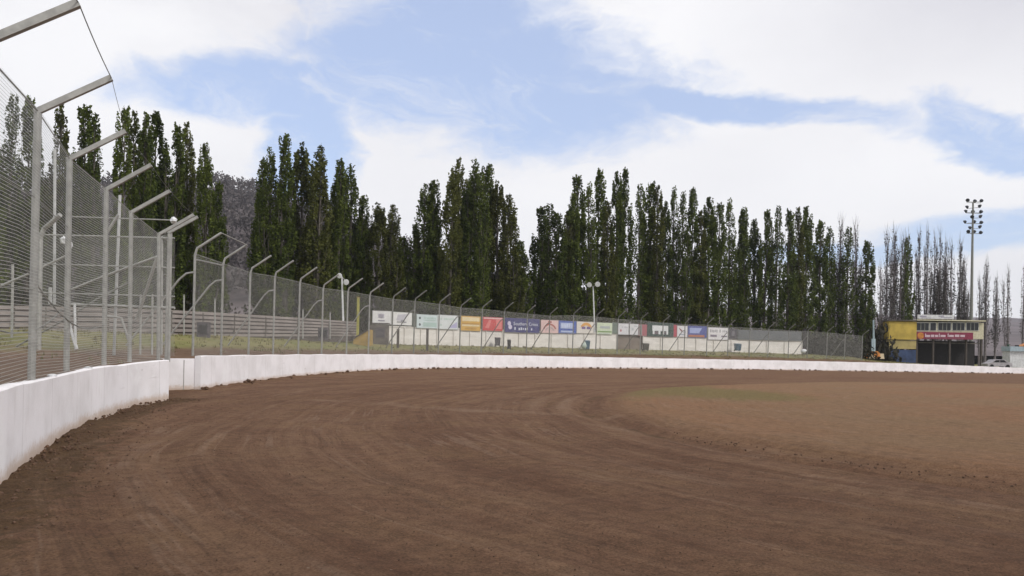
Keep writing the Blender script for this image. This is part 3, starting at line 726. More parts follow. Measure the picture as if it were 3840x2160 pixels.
for k in range(0, len(PT)-1, 1):
    if k % 3 == 0:
        kk = min(k+3, len(PT)-1); mb = MB(); mb.tube([PT[j]-Vector((0,0,.08)) for j in range(k, kk+1)], .012, 4, False); fpart(mb, 'wire', M['galv_dark'], ff, fo_)

# ---------------------------------------------------------------- sleeper terrace at the left
def strip_wall(name, pts, thick, m, parent=None):
    """pts: (x, y, zbot, ztop) along the wall, thickened away from the track"""
    mb = MB(); nn = offset_dirs(pts)
    for i, p in enumerate(pts):
        n_ = nn[i]
        for ox, z in ((0, p[2]), (0, p[3]), (thick, p[3]), (thick, p[2])): mb.v.append((p[0]+n_[0]*ox, p[1]+n_[1]*ox, z))
    for i in range(len(pts)-1):
        for k in range(4): a = i*4+k; b = i*4+(k+1)%4; mb.f.append((a, a+4, b+4, b))
    mb.f += [(0,1,2,3), tuple((len(pts)-1)*4+k for k in (3,2,1,0))]
    return mb
sl = [(-420,38,1135,1290),(0,42,1142,1280),(350,47,1150,1272),(640,51.5,1160,1269),(1000,58.5,1182,1267),(1345,66,1206,1264)]
terr = empty('sleeper_terrace', tuple(P(640,1269,51.5))); to = Vector(terr.location)
tag(terr, 'low stepped wall of grey timber sleepers beyond grass at left', 'retaining wall')
NS = 6
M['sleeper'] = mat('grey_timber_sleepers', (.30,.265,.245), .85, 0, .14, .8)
M['sleeper_shade'] = mat('shaded_sleeper_gaps', (.13,.11,.10), .9, 0, .2, .8)  # shade of the gaps between courses, put into a darker sleeper colour
for k in range(NS):
    pts = []
    for px, d, yt, yb in sl:
        b_, t_ = P(px, yb, d), P(px, yt, d); hgt = (t_.z-b_.z)/NS
        q = P(px, 1280, d+k*.22); pts.append((q.x, q.y, b_.z+hgt*(k+.36), b_.z+hgt*(k+1)))
    pts2 = [tuple(p) for p in smooth_curve(pts, 3.)]
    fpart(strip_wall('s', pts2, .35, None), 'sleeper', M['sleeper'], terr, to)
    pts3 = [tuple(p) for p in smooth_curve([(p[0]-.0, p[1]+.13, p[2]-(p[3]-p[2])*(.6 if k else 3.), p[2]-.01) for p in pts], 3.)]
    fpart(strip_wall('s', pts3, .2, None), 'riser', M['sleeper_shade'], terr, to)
for px in range(-300, 1340, 118):
    d = float(np.interp(px, [s_[0] for s_ in sl], [s_[1] for s_ in sl])); yt = float(np.interp(px, [s_[0] for s_ in sl], [s_[2] for s_ in sl]))
    mb = MB(); p = P(px, yt+6, d-.12); mb.tube([p-Vector((0,0,1.9)), p], .045, 6); fpart(mb, 'post', M['pillar'], terr, to)
# boxes leaning on the terrace
def crate(px0, px1, py0, py1, d, m, name, label, cat, rz=.2, depth=.7):
    a = P(px0, py1, d); b = P(px1, py0, d); wd, ht = b.x-a.x, b.z-a.z
    root = empty(name, ((a.x+b.x)/2, d, a.z), rz); tag(root, label, cat)
    mb = MB(); mb.box((0,0,ht/2), (wd, depth, ht), 0, .05); mb.build('case', m, root)
    mb = MB(); mb.box((0,-depth/2-.01,ht*.55), (wd*.7, .03, ht*.62), 0); mb.build('front_panel', M['dark_plastic'], root)
    mb = MB(); mb.box((0,0,ht+.02), (wd*1.04, depth*1.04, .05), 0, .05); mb.build('lid', m, root)
    return root
crate(742,786,1211,1266,49.5, M['box'], 'equipment_box', 'larger dark grey box standing against left part of sleeper wall', 'box')
crate(1193,1232,1231,1275,60.5, M['box'], 'equipment_box', 'smaller grey box on grass at right part of sleeper wall', 'box')
for k, (px, y0, y1, d, lab) in enumerate(((690,1108,1275,49,'slim grey stake at left end of the sleeper wall by gap'),(806,1123,1275,51.,'slim grey stake behind second far fence post'),
                                       (1136,1162,1270,58,'short grey stake showing above sleeper wall near fifth fence post'),(1238,1172,1270,61,'short grey stake left of the white light pole'))):
    p0, p1 = P(px, y1, d), P(px, y0, d); st = empty('stake', tuple(p0)); tag(st, lab, 'stake', 'stakes along the sleeper wall')
    mb = MB(); mb.tube([(0,0,0), tuple(p1-p0)], .05, 6); mb.build('shaft', M['galv'], st)
    mb = MB(); mb.tube([tuple(p1-p0), tuple(p1-p0+Vector((0,0,.06)))], .062, 6); mb.build('cap', M['galv_dark'], st)

# light poles
def light_pole(px, yb, yt, dxp, d, heads, label, r=.075):
    b_, t_ = P(px, yb, d), P(px+dxp, yt, d); root = empty('light_pole', tuple(b_)); tag(root, label, 'light pole', 'small floodlight poles behind the far fence')
    t = t_-b_; mb = MB(); mb.tube([(0,0,-1), tuple(t)], [r*1.25, r], 10); mb.build('pole', M['white_metal'] if r > .07 else M['galv'], root)
    for hx, hy, rr in heads:
        h = P(hx, hy, d-.3)-b_; mb = MB(); mb.tube([h+Vector((0,.12,.02)), h+Vector((0,-.06,0)), h+Vector((0,-.12,-.02))], [rr*.5, rr, rr*1.02], 12)
        hd = mb.build('lamp_head', M['lampw'], root)
        mb = MB(); mb.tube([tuple(t), tuple(h+Vector((0,.12,0)))], .035, 6); mb.build('bracket', M['galv'], root)
light_pole(1289,1210,1038,-7,69,((1274,1034,.22),(1299,1058,.24)), 'white pole with two white lamps rising behind sleeper wall')
light_pole(2231,1230,1075,-7,97,((2210,1068,.30),(2241,1066,.32)), 'white pole with two white lamps rising above hoarding signs')
# yellow pole and wedge
p0, p1 = P(1341,1262,65), P(1344,1116,65); yp = empty('marker_pole', tuple(p0)); tag(yp, 'faded yellow square pole at right end of sleeper wall', 'pole')
mb = MB(); mb.tube([(0,0,-.3), tuple(p1-p0)], .13, 4); mb.build('shaft', M['ypole'], yp)
mb = MB(); mb.box((p1.x-p0.x, 0, p1.z-p0.z+.03), (.24,.24,.05)); mb.build('cap', M['ochre'], yp)
p0 = P(1325,1290,64.2); wz = empty('ramp_side', tuple(p0)); tag(wz, 'ochre wedge shaped ramp board sloping up beside grey pillar', 'ramp')
k_ = 64.2/F
mb = MB(); mb.prism([(0,-.1),(60*k_,-.35),(60*k_,55*k_),(10*k_,26*k_),(0,18*k_)], 0, 1.6); mb.build('panel', M['ochre'], wz)
mb = MB(); mb.tube([(0,-.05,18*k_+.02),(10*k_,-.05,26*k_+.03),(60*k_,-.05,55*k_+.03)], .05, 5); mb.build('edge_rail', M['darkpost'], wz)
a, b_ = P(1386,1302,68.5), P(1455,1214,68.5)
pl = empty('entrance_pillar', ((a.x+b_.x)/2, 68.9, a.z), .05); tag(pl, 'weathered grey timber clad block at left end of white hoarding', 'gate block')
wd, ht = b_.x-a.x, b_.z-a.z
mb = MB(); mb.box((0,0,ht/2-.2), (wd,.9,ht+.2), 0, .04); mb.build('body', M['pillar'], pl)
mb = MB(); mb.box((wd*.08,-.47,ht*.62), (wd*.5,.04,ht*.42)); mb.build('door_panel', M['box'], pl)
mb = MB(); mb.box((0,0,ht+.03), (wd*1.06,1.,.07)); mb.build('coping', M['darkpost'], pl)
for px, d, lab in ((1492,66.5,'dark timber bollard post left one before the white hoarding'),(1602,67.,'dark timber bollard post right one before the white hoarding')):
    b0, t0 = P(px, 1303, d), P(px+1, 1231, d); r_ = empty('timber_post', tuple(b0)); tag(r_, lab, 'post', 'dark posts before the hoarding')
    mb = MB(); mb.box((0,0,(t0.z-b0.z)/2-.2), (.2,.2,t0.z-b0.z+.2), 0, .03); mb.build('shaft', M['darkpost'], r_)
    mb = MB(); mb.box((0,0,t0.z-b0.z-.08), (.23,.23,.05)); mb.build('collar', M['box'], r_)

# ---------------------------------------------------------------- hoarding with sign boards
hd_px = [1440,1920,2315,2410,2765,3007]; hd_d = [70,82,91.5,93.8,102,108]
def HD(px): return float(np.interp(px, hd_px, hd_d))
whiteT = lambda px: float(np.interp(px, [1440,2020,2320,2410,3007], [1224,1243,1252,1255,1279]))
whiteB = lambda px: float(np.interp(px, [1440,2020,2320,2410,3007], [1293,1300,1308,1308,1323]))
def hoard(px0, px1, m, label, t_off=0., setb=0.):
    pts = []; n_ = max(2, int((px1-px0)/60))
    for i in range(n_+1):
        px = px0+(px1-px0)*i/n_; d = HD(px)+setb; b_, t_ = P(px, whiteB(px), d), P(px, whiteT(px)+t_off, d); pts.append((t_.x, t_.y, b_.z-.5, t_.z))
    base = Vector((pts[0][0], pts[0][1], pts[0][2]+.5)); root = empty('hoarding', tuple(base)); tag(root, label, 'hoarding')
    fpart(strip_wall('h', pts, .12, None), 'boarding', m, root, base)
    for i in range(0, n_+1):
        p = pts[i]; mb = MB(); mb.tube([(p[0]+.02, p[1]-.07, p[2]), (p[0]+.02, p[1]-.07, p[3]-.02)], .05, 6); fpart(mb, 'post', m, root, base)
    mb = MB(); mb.tube([(p[0], p[1]-.02, p[3]+.02) for p in pts], .07, 4); fpart(mb, 'cap_rail', m, root, base)
hoard(1456, 2313, M['hoard'], 'longer off white board hoarding below the coloured signs, left of brown boards')
hoard(2316, 2408, M['plainboard'], 'short unpainted brown board section between the two white hoardings', 0, .25)
hoard(2411, 3007, M['hoard'], 'right hand off white board hoarding ending beneath the long grey sheet')

flat = {}
def fm(c, rough=.55):
    k = tuple(c)
    if k not in flat: flat[k] = mat('sign_paint', c, rough, 0, .05, 1.2)
    return flat[k]
def text_mesh(body, size, width=None):
    cu = bpy.data.curves.new('t', 'FONT'); cu.body = body; cu.size = size; cu.extrude = .006; cu.resolution_u = 3
    ob = bpy.data.objects.new('t', cu); COL.objects.link(ob); dg = bpy.context.evaluated_depsgraph_get(); dg.update()
    me = bpy.data.meshes.new_from_object(ob.evaluated_get(dg)); bpy.data.objects.remove(ob)
    vs = [v.co.copy() for v in me.vertices]; fs = [tuple(p.vertices) for p in me.polygons]; bpy.data.meshes.remove(me)
    x0 = min(v.x for v in vs); x1 = max(v.x for v in vs); y0 = min(v.y for v in vs)
    k = (width/(x1-x0)) if width else 1
    return [((v.x-x0)*k, -.0-v.z, (v.y-y0)) for v in vs], fs
def sign(px0, px1, yt, yb, col, label, marks=(), frame=None, cat='sign', name='sign_board', dd=0., slope=.022):
    """marks: (part name, colour, list of shapes) in 0..1 of the board; shapes: ('r',x0,y0,x1,y1) ('c',x,y,r) ('t',text,x,y,w,h) ('p',pts)"""
    d0, d1 = HD(px0)-.16+dd, HD(px1)-.16+dd
    a = P(px0, yb, d0); b_ = P(px1, yb+slope*(px1-px0)*.6, d1); tz = P(px0, yt, d0)
    L = math.hypot(b_.x-a.x, b_.y-a.y); ht = tz.z-a.z; rz = math.atan2(b_.y-a.y, b_.x-a.x)
    root = empty(name, tuple(a), rz); tag(root, label, cat, 'advertising signs along the hoarding')
    mb = MB(); mb.box((L/2, .03, ht/2), (L*.985, .05, ht)); mb.build('panel', fm(col), root)
    mb = MB()
    for (x0, x1, z0, z1) in ((0,L,-.04,0),(0,L,ht,ht+.04),(-.04,0,-.04,ht+.04),(L,L+.04,-.04,ht+.04)): mb.box(((x0+x1)/2,.03,(z0+z1)/2), (x1-x0,.07,z1-z0))
    mb.build('frame', fm(frame or tuple(c*.6+.08 for c in col)), root)
    for j, (pn, pc, shapes) in enumerate(marks):
        mb = MB(); y = -.004-.007*j
        for s_ in shapes:
            if s_[0] == 'r': _, x0, y0, x1, y1 = s_; mb.box(((x0+x1)/2*L, y, (y0+y1)/2*ht), ((x1-x0)*L, .006, (y1-y0)*ht))
            elif s_[0] == 'c':
                _, x, z, r = s_; n_ = 16; mb.prism([(x*L+r*ht*math.cos(6.2832*i/n_), z*ht+r*ht*math.sin(6.2832*i/n_)) for i in range(n_)], y-.003, y+.003)
            elif s_[0] == 'a':      # arch band
                _, x, z, r, w_, a0, a1 = s_; n_ = 10
                o1 = [(x*L+r*ht*1.2*math.cos(a0+(a1-a0)*i/n_), z*ht+r*ht*math.sin(a0+(a1-a0)*i/n_)) for i in range(n_+1)]
                o2 = [(x*L+(r-w_)*ht*1.2*math.cos(a0+(a1-a0)*i/n_), z*ht+(r-w_)*ht*math.sin(a0+(a1-a0)*i/n_)) for i in range(n_+1)]
                for i in range(n_): mb.prism([o1[i], o1[i+1], o2[i+1], o2[i]], y-.003, y+.003)
            elif s_[0] == 'p': mb.prism([(x*L, z*ht) for x, z in s_[1]], y-.003, y+.003)
            elif s_[0] == 't':
                _, body, x, z, w_, h_ = s_; vs, fs = text_mesh(body, h_*ht/.70, w_*L); mb.add([(v[0]+x*L, y-v[1]-.012 if False else y-.006+v[1], v[2]+z*ht) for v in vs], fs)
        mb.build(pn, fm(pc), root)
    return root
def bars(x0, x1, z0, z1, n_, seed):
    rr = random.Random(seed); out = []; w_ = (x1-x0)/n_
    for i in range(n_):
        if rr.random() < .12: continue
        out.append(('r', x0+i*w_+w_*.12, z0+(z1-z0)*rr.choice((0,0,0,.12)), x0+i*w_+w_*rr.uniform(.55,.85), z1-(z1-z0)*rr.choice((0,.12,.2))))
    return out
WH = (.74,.74,.72)
sign(1398,1466,1166,1213,WH,'white sign with small grey emblem, leftmost of the hoarding signs above grey block',
     [('emblem',(.52,.50,.56),[('c',.45,.62,.2),('r',.28,.45,.62,.8)]),('lettering',(.30,.29,.33),[('r',.28,.2,.66,.3)])])
sign(1468,1545,1169,1217,WH,'white sign with slanting grey emblem, second from left on the hoarding',
     [('emblem',(.50,.49,.54),[('p',[(.22,.35),(.55,.3),(.86,.9),(.3,.8)])]),('lettering',(.28,.28,.3),[('r',.25,.18,.72,.27),('r',.45,.27,.62,.4)])], (.15,.17,.14))
sign(1549,1560,1176,1224,(.09,.11,.09),'narrow dark green grey panel between the two leftmost white signs and pale blue sign')
sign(1563,1640,1179,1228,(.60,.69,.70),'pale blue sign with two dark dots down left side',
     [('emblem',(.06,.08,.10),[('c',.14,.74,.10),('c',.14,.24,.10)]),('lettering',(.42,.56,.52),[('r',.3,.1,.95,.42),('r',.35,.55,.9,.62)]+bars(.32,.92,.68,.84,9,2))])
sign(1641,1717,1181,1232,(.66,.70,.70),'pale blue white sign with mauve slanting corner, right of the dotted sign',
     [('emblem',(.44,.42,.62),[('p',[(.5,.06),(.95,.1),(.95,.55)])]),('lettering',(.45,.58,.52),bars(.3,.9,.66,.8,8,5)+[('c',.16,.72,.07),('c',.16,.28,.07)])])
sign(1729,1801,1185,1238,(.62,.37,.07),'yellow orange sign with two cream bands',
     [('lettering',(.74,.62,.38),[('r',.05,.66,.95,.95),('r',.05,.30,.95,.42)]),('pinstripe',(.45,.24,.04),[('r',.05,.44,.95,.52)]+bars(.2,.8,.08,.22,8,3))])
sign(1811,1884,1189,1238,(.55,.06,.06),'bright red sign with pale top strip beside yellow orange sign',
     [('lettering',(.66,.20,.19),[('r',.66,.12,.96,.84),('p',[(.1,.2),(.3,.15),(.42,.8),(.3,.8)])]),('pale_strip',(.72,.45,.45),[('r',.03,.88,.97,.98)])])
sign(1893,2023,1192,1244,(.035,.035,.16),'wide navy blue sign with pale lettering Southern Cross',
     [('emblem',(.62,.58,.72),[('c',.12,.62,.16),('c',.15,.36,.17)]),('lettering',(.66,.70,.78),[('t','Southern Cross',.24,.50,.70,.24)]+bars(.26,.86,.16,.36,10,7))])
sign(2029,2093,1200,1247,(.68,.48,.46),'pinkish white sign with brown red arched lettering',
     [('lettering',(.38,.10,.08),[('a',.5,.12,.62,.12,.35,2.79),('r',.4,.78,.6,.95)]),('arch_shade',(.45,.36,.36),[('a',.5,.02,.45,.1,.4,2.74)])])
sign(2095,2161,1203,1248,(.06,.11,.38),'blue sign with light blue lettering panel, beside the pink arched sign',
     [('panel_light',(.42,.50,.72),[('r',.1,.38,.82,.86),('r',.12,.05,.8,.2)]),('lettering',(.60,.66,.80),bars(.15,.75,.45,.8,6,9))])
sign(2163,2226,1206,1248,(.70,.66,.60),'white sign with orange arch over two purple blots',
     [('arch',(.66,.34,.08),[('a',.55,.35,.6,.26,.3,2.8)]),('lettering',(.16,.10,.26),[('r',.28,.36,.50,.58),('r',.58,.36,.80,.58)])])
sign(2239,2295,1210,1252,(.60,.68,.50),'pale green white sign with green base stripe',
     [('stripe',(.20,.32,.12),[('r',.03,.16,.97,.28)]),('lettering',(.42,.46,.46),[('r',.2,.5,.85,.72)]+bars(.1,.9,.01,.1,6,4))])
sign(2297,2315,1210,1250,(.13,.17,.14),'narrow grey green panel right of the green striped sign')
sign(2318,2357,1213,1253,(.66,.66,.68),'small white sign with red blot above brown boards, left one of pair',[('emblem',(.42,.16,.18),[('c',.25,.35,.12)]),('lettering',(.45,.45,.5),bars(.35,.9,.6,.75,5,6))])
sign(2362,2393,1215,1254,(.66,.66,.67),'small plain white sign above brown boards, right one of pair',[('lettering',(.48,.5,.52),[('r',.2,.4,.45,.65),('r',.5,.75,.9,.85)])])
sign(2396,2425,1217,1258,(.36,.10,.12),'narrow grey and red sign at right end of the brown boards',[('grey_half',(.25,.25,.24),[('r',.02,.02,.4,.98)])])
sign(2428,2524,1209,1260,(.02,.05,.04),'dark green sign with white building shaped emblem in its middle',
     [('emblem',(.68,.70,.70),[('r',.18,.40,.80,.80),('r',.2,.15,.27,.4),('r',.42,.15,.5,.4),('r',.58,.15,.64,.4),('r',.73,.15,.80,.4)]),('emblem_detail',(.14,.10,.12),[('r',.28,.16,.40,.36),('r',.66,.16,.71,.36)])])
sign(2527,2537,1219,1262,(.42,.05,.08),'thin red panel right of dark green sign')
sign(2540,2577,1222,1262,(.72,.70,.72),'white sign with small dark red bird shaped mark',
     [('emblem',(.20,.05,.06),[('p',[(.12,.86),(.45,.62),(.5,.4),(.28,.6)])]),('lettering',(.34,.38,.45),[('r',.15,.16,.8,.26)]+bars(.4,.9,.35,.5,5,8))])
sign(2580,2651,1222,1264,(.07,.09,.30),'blue sign with pale lettering and orange brown base stripe',
     [('lettering',(.34,.40,.66),[('r',.08,.36,.6,.84),('p',[(.6,.84),(.72,.84),(.62,.5),(.6,.5)])]),('stripe',(.42,.16,.08),[('r',.02,.02,.86,.22)])])
sign(2656,2731,1228,1272,(.72,.71,.71),'white sign with two rows of grey lettering and brown bar',
     [('lettering',(.28,.28,.30),bars(.08,.62,.60,.84,7,12)+bars(.7,.95,.62,.8,3,2)),('lettering_row',(.22,.19,.24),[('r',.1,.22,.42,.40),('r',.64,.22,.94,.34)])])
sign(2735,2763,1233,1270,(.055,.05,.06),'dark narrow panel right of the white lettered sign',[('emblem',(.16,.15,.17),[('r',.3,.3,.7,.8)])])
sign(2766,3006,1237,1272,(.115,.125,.13),'long plain grey sheet above right end of hoarding',slope=.04)
p0 = P(3016,1318,108.3); dp = empty('end_post', tuple(p0)); tag(dp, 'dark post at the right hand end of the hoarding', 'post')
mb = MB(); mb.box((0,0,1.3), (.42,.42,3.4)); mb.build('shaft', M['dark'], dp)
mb = MB(); mb.box((0,0,3.03), (.5,.5,.06)); mb.build('cap', M['box'], dp)
p0 = P(3013,1325,106.5); tk = empty('water_tank', tuple(p0)); tag(tk, 'small white rounded container on ground at right hoarding end', 'container')
mb = MB(); mb.lump((0,0,.28), .38, 9, .75, 12); mb.build('body', M['lampw'], tk, True)
mb = MB(); mb.tube([(0,0,.5),(0,0,.62)], .1, 8); mb.build('cap', M['maroon'], tk)

# bins
def wheelie(px0, px1, py0, py1, d, m, label, group=None, lid=None):
    a, b_ = P(px0, py1, d), P(px1, py0, d); wd, ht = b_.x-a.x, b_.z-a.z
    root = empty('wheelie_bin', ((a.x+b_.x)/2, d, a.z), .15); tag(root, label, 'bin', group)
    mb = MB(); w0, w1_ = wd*.38, wd*.47
    vs = [(-w0,-w0,.08),(w0,-w0,.08),(w0,w0,.08),(-w0,w0,.08),(-w1_,-w1_,ht*.88),(w1_,-w1_,ht*.88),(w1_,w1_,ht*.88),(-w1_,w1_,ht*.88)]
    mb.add(vs, [(3,2,1,0),(4,5,6,7),(0,1,5,4),(1,2,6,5),(2,3,7,6),(3,0,4,7)]); mb.build('body', m, root)
    mb = MB(); h = ht*.89
    mb.add([(-w1_*1.1,-w1_*1.12,h),(w1_*1.1,-w1_*1.12,h),(w1_*1.1,w1_*1.15,h),(-w1_*1.1,w1_*1.15,h),(-w1_,-w1_,h+ht*.05),(w1_,-w1_,h+ht*.05),(w1_,w1_,ht),(-w1_,w1_,ht)],
           [(3,2,1,0),(4,5,6,7),(0,1,5,4),(1,2,6,5),(2,3,7,6),(3,0,4,7)]); mb.build('lid', lid or m, root)
    for s_ in (-1, 1): mb = MB(); mb.tube([(s_*w0,w0,.12),(s_*(w0+.05),w0,.12)], .12, 12); mb.build('wheel', M['tyre'], root)
    mb = MB(); mb.tube([(-w0,w1_*1.2,h),(w0,w1_*1.2,h)], .025, 6); mb.build('handle', m, root)
wheelie(1855,1877,1265,1299,79.5,M['grey_plastic'],'dark grey square bin against hoarding below the red sign','bins along the hoarding')
wheelie(1902,1916,1273,1311,76,M['dark_plastic'],'black wheelie bin standing forward on grass below the navy sign','bins along the hoarding')
wheelie(2191,2212,1276,1311,87,M['blue_plastic'],'blue wheelie bin below the purple blotted sign','bins along the hoarding')
wheelie(2411,2433,1287,1316,92,M['olive'],'dark olive bin at right edge of brown boards','bins along the hoarding')
wheelie(2755,2778,1288,1317,100.5,M['blue_plastic'],'blue wheelie bin below the dark narrow panel','bins along the hoarding')
p0 = P(2189,1311,86.4); sk = empty('sack', tuple(p0)); tag(sk, 'pale green white sack leaning left of blue bin', 'sack')
mb = MB(); mb.lump((0,0,.42), .30, 8, 1.35, 10); mb.build('bag', fm((.46,.54,.48)), sk, True)
mb = MB(); mb.lump((.02,0,.88), .09, 3, .8, 6); mb.build('knot', fm((.40,.48,.42)), sk, True)

# ---------------------------------------------------------------- timing building
bd = 150.; kk = bd/F
a = P(3334,1360,bd); ty = empty('timing_building', (a.x, a.y, a.z), -.06); tag(ty, 'yellow and cream raised control building with blue base beside bare poplars', 'building')
def bpx(px, py): q = P(px, py, bd); return q.x-a.x, q.z-a.z
def bbox(px0, px1, py0, py1, m, name, y0=0., dep=5., par=ty, thin=0.):
    x0, z1 = bpx(px0, py0); x1, z0 = bpx(px1, py1); 
    mb = MB(); mb.box(((x0+x1)/2, y0+dep/2, (z0+z1)/2), (x1-x0, dep, z1-z0)); return mb.build(name, m, par)
bbox(3336,3432,1311,1375,M['navyw'],'base_wall',.1,4.8)
bbox(3334,3433,1275,1309,M['yellow2'],'lower_wall',.05,4.9)
bbox(3333,3434,1205,1274,M['yellow'],'upper_wall',0,5.)
bbox(3331,3436,1199,1204.4,M['pillar'],'roof',-.3,5.6)
bbox(3331,3435,1273.4,1276,M['darkpost'],'trim_band',-.06,.1)
ws = bbox(3434.5,3680,1207,1272,M['cream'],'cabin_wall',.3,4.6)
for x0, x1 in ((3437,3480),(3487,3506),(3516,3560),(3568,3610),(3618,3660)):
    fr = bbox(x0-2,x1+2,1208.5,1241,M['white_metal'],'window',.22,.1)
    bbox(x0,x1,1211,1239,M['glass'],'pane',.17,.1, fr)
    if x1-x0 > 25:
        for q in (.33,.66): bbox(x0+(x1-x0)*q-1, x0+(x1-x0)*q+1,1211,1239,M['galv_dark'],'mullion',.13,.06, fr)
bbox(3433,3682,1198,1206.5,M['cream'],'eave',-.4,6.)
sg = bbox(3436,3568,1180,1197.5,M['white_metal'],'roof_sign',-.3,.2)
for k, (x0, x1, y0, y1) in enumerate(((3444,3468,1184,1189),(3450,3485,1191,1193),(3512,3532,1184,1188),(3520,3560,1190,1193))): bbox(x0,x1,y0,y1,fm((.35,.33,.42)),'lettering',-.33,.02, sg)
bn_ = bbox(3436,3640,1244,1274,M['maroon'],'banner',.1,.15)
x_, z_ = bpx(3450,1259); mb = MB(); n_ = 16; mb.prism([(x_+.62*math.cos(6.2832*i/n_), z_+.62*math.sin(6.2832*i/n_)) for i in range(n_)], .06, .09); mb.build('emblem', M['orange'], bn_)
for x0, x1, y0, y1 in ((3466,3469,1251,1264),(3470,3484,1256,1264),(3487,3499,1255,1264),(3502,3513,1256,1264),(3516,3519,1251,1264),(3522,3540,1256,1264),(3548,3551,1251,1264),(3553,3570,1256,1264),(3574,3590,1255,1264),(3594,3610,1256,1264),(3468,3606,1267,1269)): bbox(x0,x1,y0,y1,fm((.62,.48,.54)),'lettering',.06,.03, bn_)
for px in (3440,3500,3560,3620,3675): bbox(px-2,px+2,1273,1375,M['darkpost'],'stilt',.5,.4)
bbox(3436,3676,1276,1375,M['dark'],'undercroft_shade',3.2,.2)  # near-black sheet standing in for shade in the open space below the cabin
bbox(3440,3676,1283,1290,M['pillar'],'stair_beam',.7,.2)
# barriers heap, posts
hp = empty('barrier_heap', tuple(P(3265,1347,125))); tag(hp, 'low heap of orange and cream barriers left of the yellow building', 'barriers')
for k, (px, py, c, w_) in enumerate(((3226,1335,'creamp',1.2),(3244,1335,'orange',1.5),(3262,1329,'orange',1.3),(3267,1337,'creamp',.9),(3286,1333,'orange',1.2),(3305,1337,'creamp',1.0),(3282,1328,'orange',.9))):
    q = P(px, py-1, 125)-Vector(hp.location); mb = MB(); h_ = .7
    mb.prism([(q.x-w_*.5, q.z-.4),(q.x+w_*.5, q.z-.4),(q.x+w_*.38, q.z+h_*.6),(q.x-w_*.38, q.z+h_*.6)], -.3+.15*(k%3), .3+.15*(k%3)); mb.build('barrier', M[c], hp)
p0 = P(3276,1345,140); pp = empty('pale_post', tuple(p0)); tag(pp, 'pale bluish tall post standing behind the orange heap', 'post')
mb = MB(); mb.tube([(0,0,0),(-.15,0,6.8)], [.22,.14], 8); mb.build('shaft', M['paleblue'], pp); mb = MB(); mb.box((-.1,0,2.2), (.7,.3,2.6), 0, .05); mb.build('cabinet', M['paleblue'], pp)
p0 = P(3780,1372,128); gp = empty('green_post', tuple(p0)); tag(gp, 'dark green post at far right above the wall', 'post')
mb = MB(); mb.tube([(0,0,0),(0,0,3.4)], .14, 8); mb.build('shaft', M['greenp'], gp); mb = MB(); mb.box((0,0,3.42), (.4,.4,.08)); mb.build('cap', M['greenp'], gp)
p0 = P(3786,1378,126); cb = empty('kiosk', tuple(p0), -.1); tag(cb, 'white kiosk with pale blue top right of green post', 'kiosk')
kq = 126/F
mb = MB(); mb.box((40*kq,1.2,30*kq), (78*kq,2.4,60*kq)); mb.build('cabin', M['white_metal'], cb)
mb = MB(); mb.box((40*kq,1.1,70*kq), (84*kq,2.8,18*kq)); mb.build('canopy', M['paleblue'], cb)
mb = MB(); mb.box((24*kq,-.06,78*kq), (14*kq,.1,12*kq)); mb.build('window', M['glass'], cb)
mb = MB(); mb.prism([(38*kq,80*kq),(80*kq,80*kq),(80*kq,98*kq)], 0, 1.5); mb.build('awning', M['orange'], cb)
# car
p0 = P(3736,1382,124); cr = empty('parked_car', tuple(p0), .05); tag(cr, 'pale grey parked car half hidden behind the far right wall', 'car')
prof = [(-1.9,.35),(-1.95,.75),(-1.3,.92),(-.7,1.38),(.75,1.42),(1.35,.98),(2.0,.85),(2.05,.35)]
mb = MB(); mb.prism(prof, -.8, .8); mb.build('body', M['carp'], cr)
mb = MB(); mb.prism([(-.62,1.3),(-.05,1.33),(-.05,.98),(-1.0,.98)], -.82, .82); mb.prism([(.05,1.33),(.68,1.34),(1.1,.98),(.05,.98)], -.82, .82); mb.build('window', M['glass'], cr)
for sx in (-1.25, 1.3):
    for sy in (-.72, .72): mb = MB(); mb.tube([(sx,sy-.1,.33),(sx,sy+.1,.33)], .33, 14); mb.build('wheel', M['tyre'], cr)

# floodlight tower
fdn = 160.; fb = P(3640,1350,fdn); ft = P(3649,760,fdn); fT = empty('floodlight_tower', tuple(fb)); tag(fT, 'very tall slim floodlight mast with clustered dark lamps against sky', 'floodlight mast')
t = ft-fb; mb = MB(); mb.tube([(0,0,0), tuple(t*.5), tuple(t)], [.34,.26,.16], 12); mb.build('mast', M['galv_dark'], fT)
lamps = [(350,290),(400,415),(350,510),(445,635),(355,725),(435,855),(365,940),(560,285),(675,285),(595,415),(518,505),(665,515),(610,630),(545,718),(670,740),(600,845),(545,925),(660,950)]
for k, (x, y) in enumerate(lamps):
    rr = random.Random(k); dep = (-.6, .5, .1)[k % 3]
    q = P(3560+x*.1795, 700+y*.1795, fdn)-fb; q.y += dep
    mast_x = (t.x/t.z)*q.z; aim = Vector((.55*(1 if x > 490 else -1), -.6 if dep < 0 else .5, -.45)).normalized()
    mb = MB(); mb.tube([q-aim*.30, q-aim*.1, q+aim*.16, q+aim*.2], [.13,.30,.38,.36], 10); lm = mb.build('floodlight', M['lens'], fT)
    mb = MB(); mb.tube([Vector((mast_x,0,q.z-.3)), q-Vector((0,0,.3)), q], .045, 5); mb.build('bracket', M['galv_dark'], fT)
for yy in (300,520,735,945):
    z = (P(3648, 700+yy*.1795, fdn)-fb).z-.35; mx_ = t.x/t.z*z; mb = MB(); mb.tube([(mx_-1.35,-.1,z),(mx_+1.65,.1,z)], .05, 5); mb.build('crossarm', M['galv_dark'], fT)

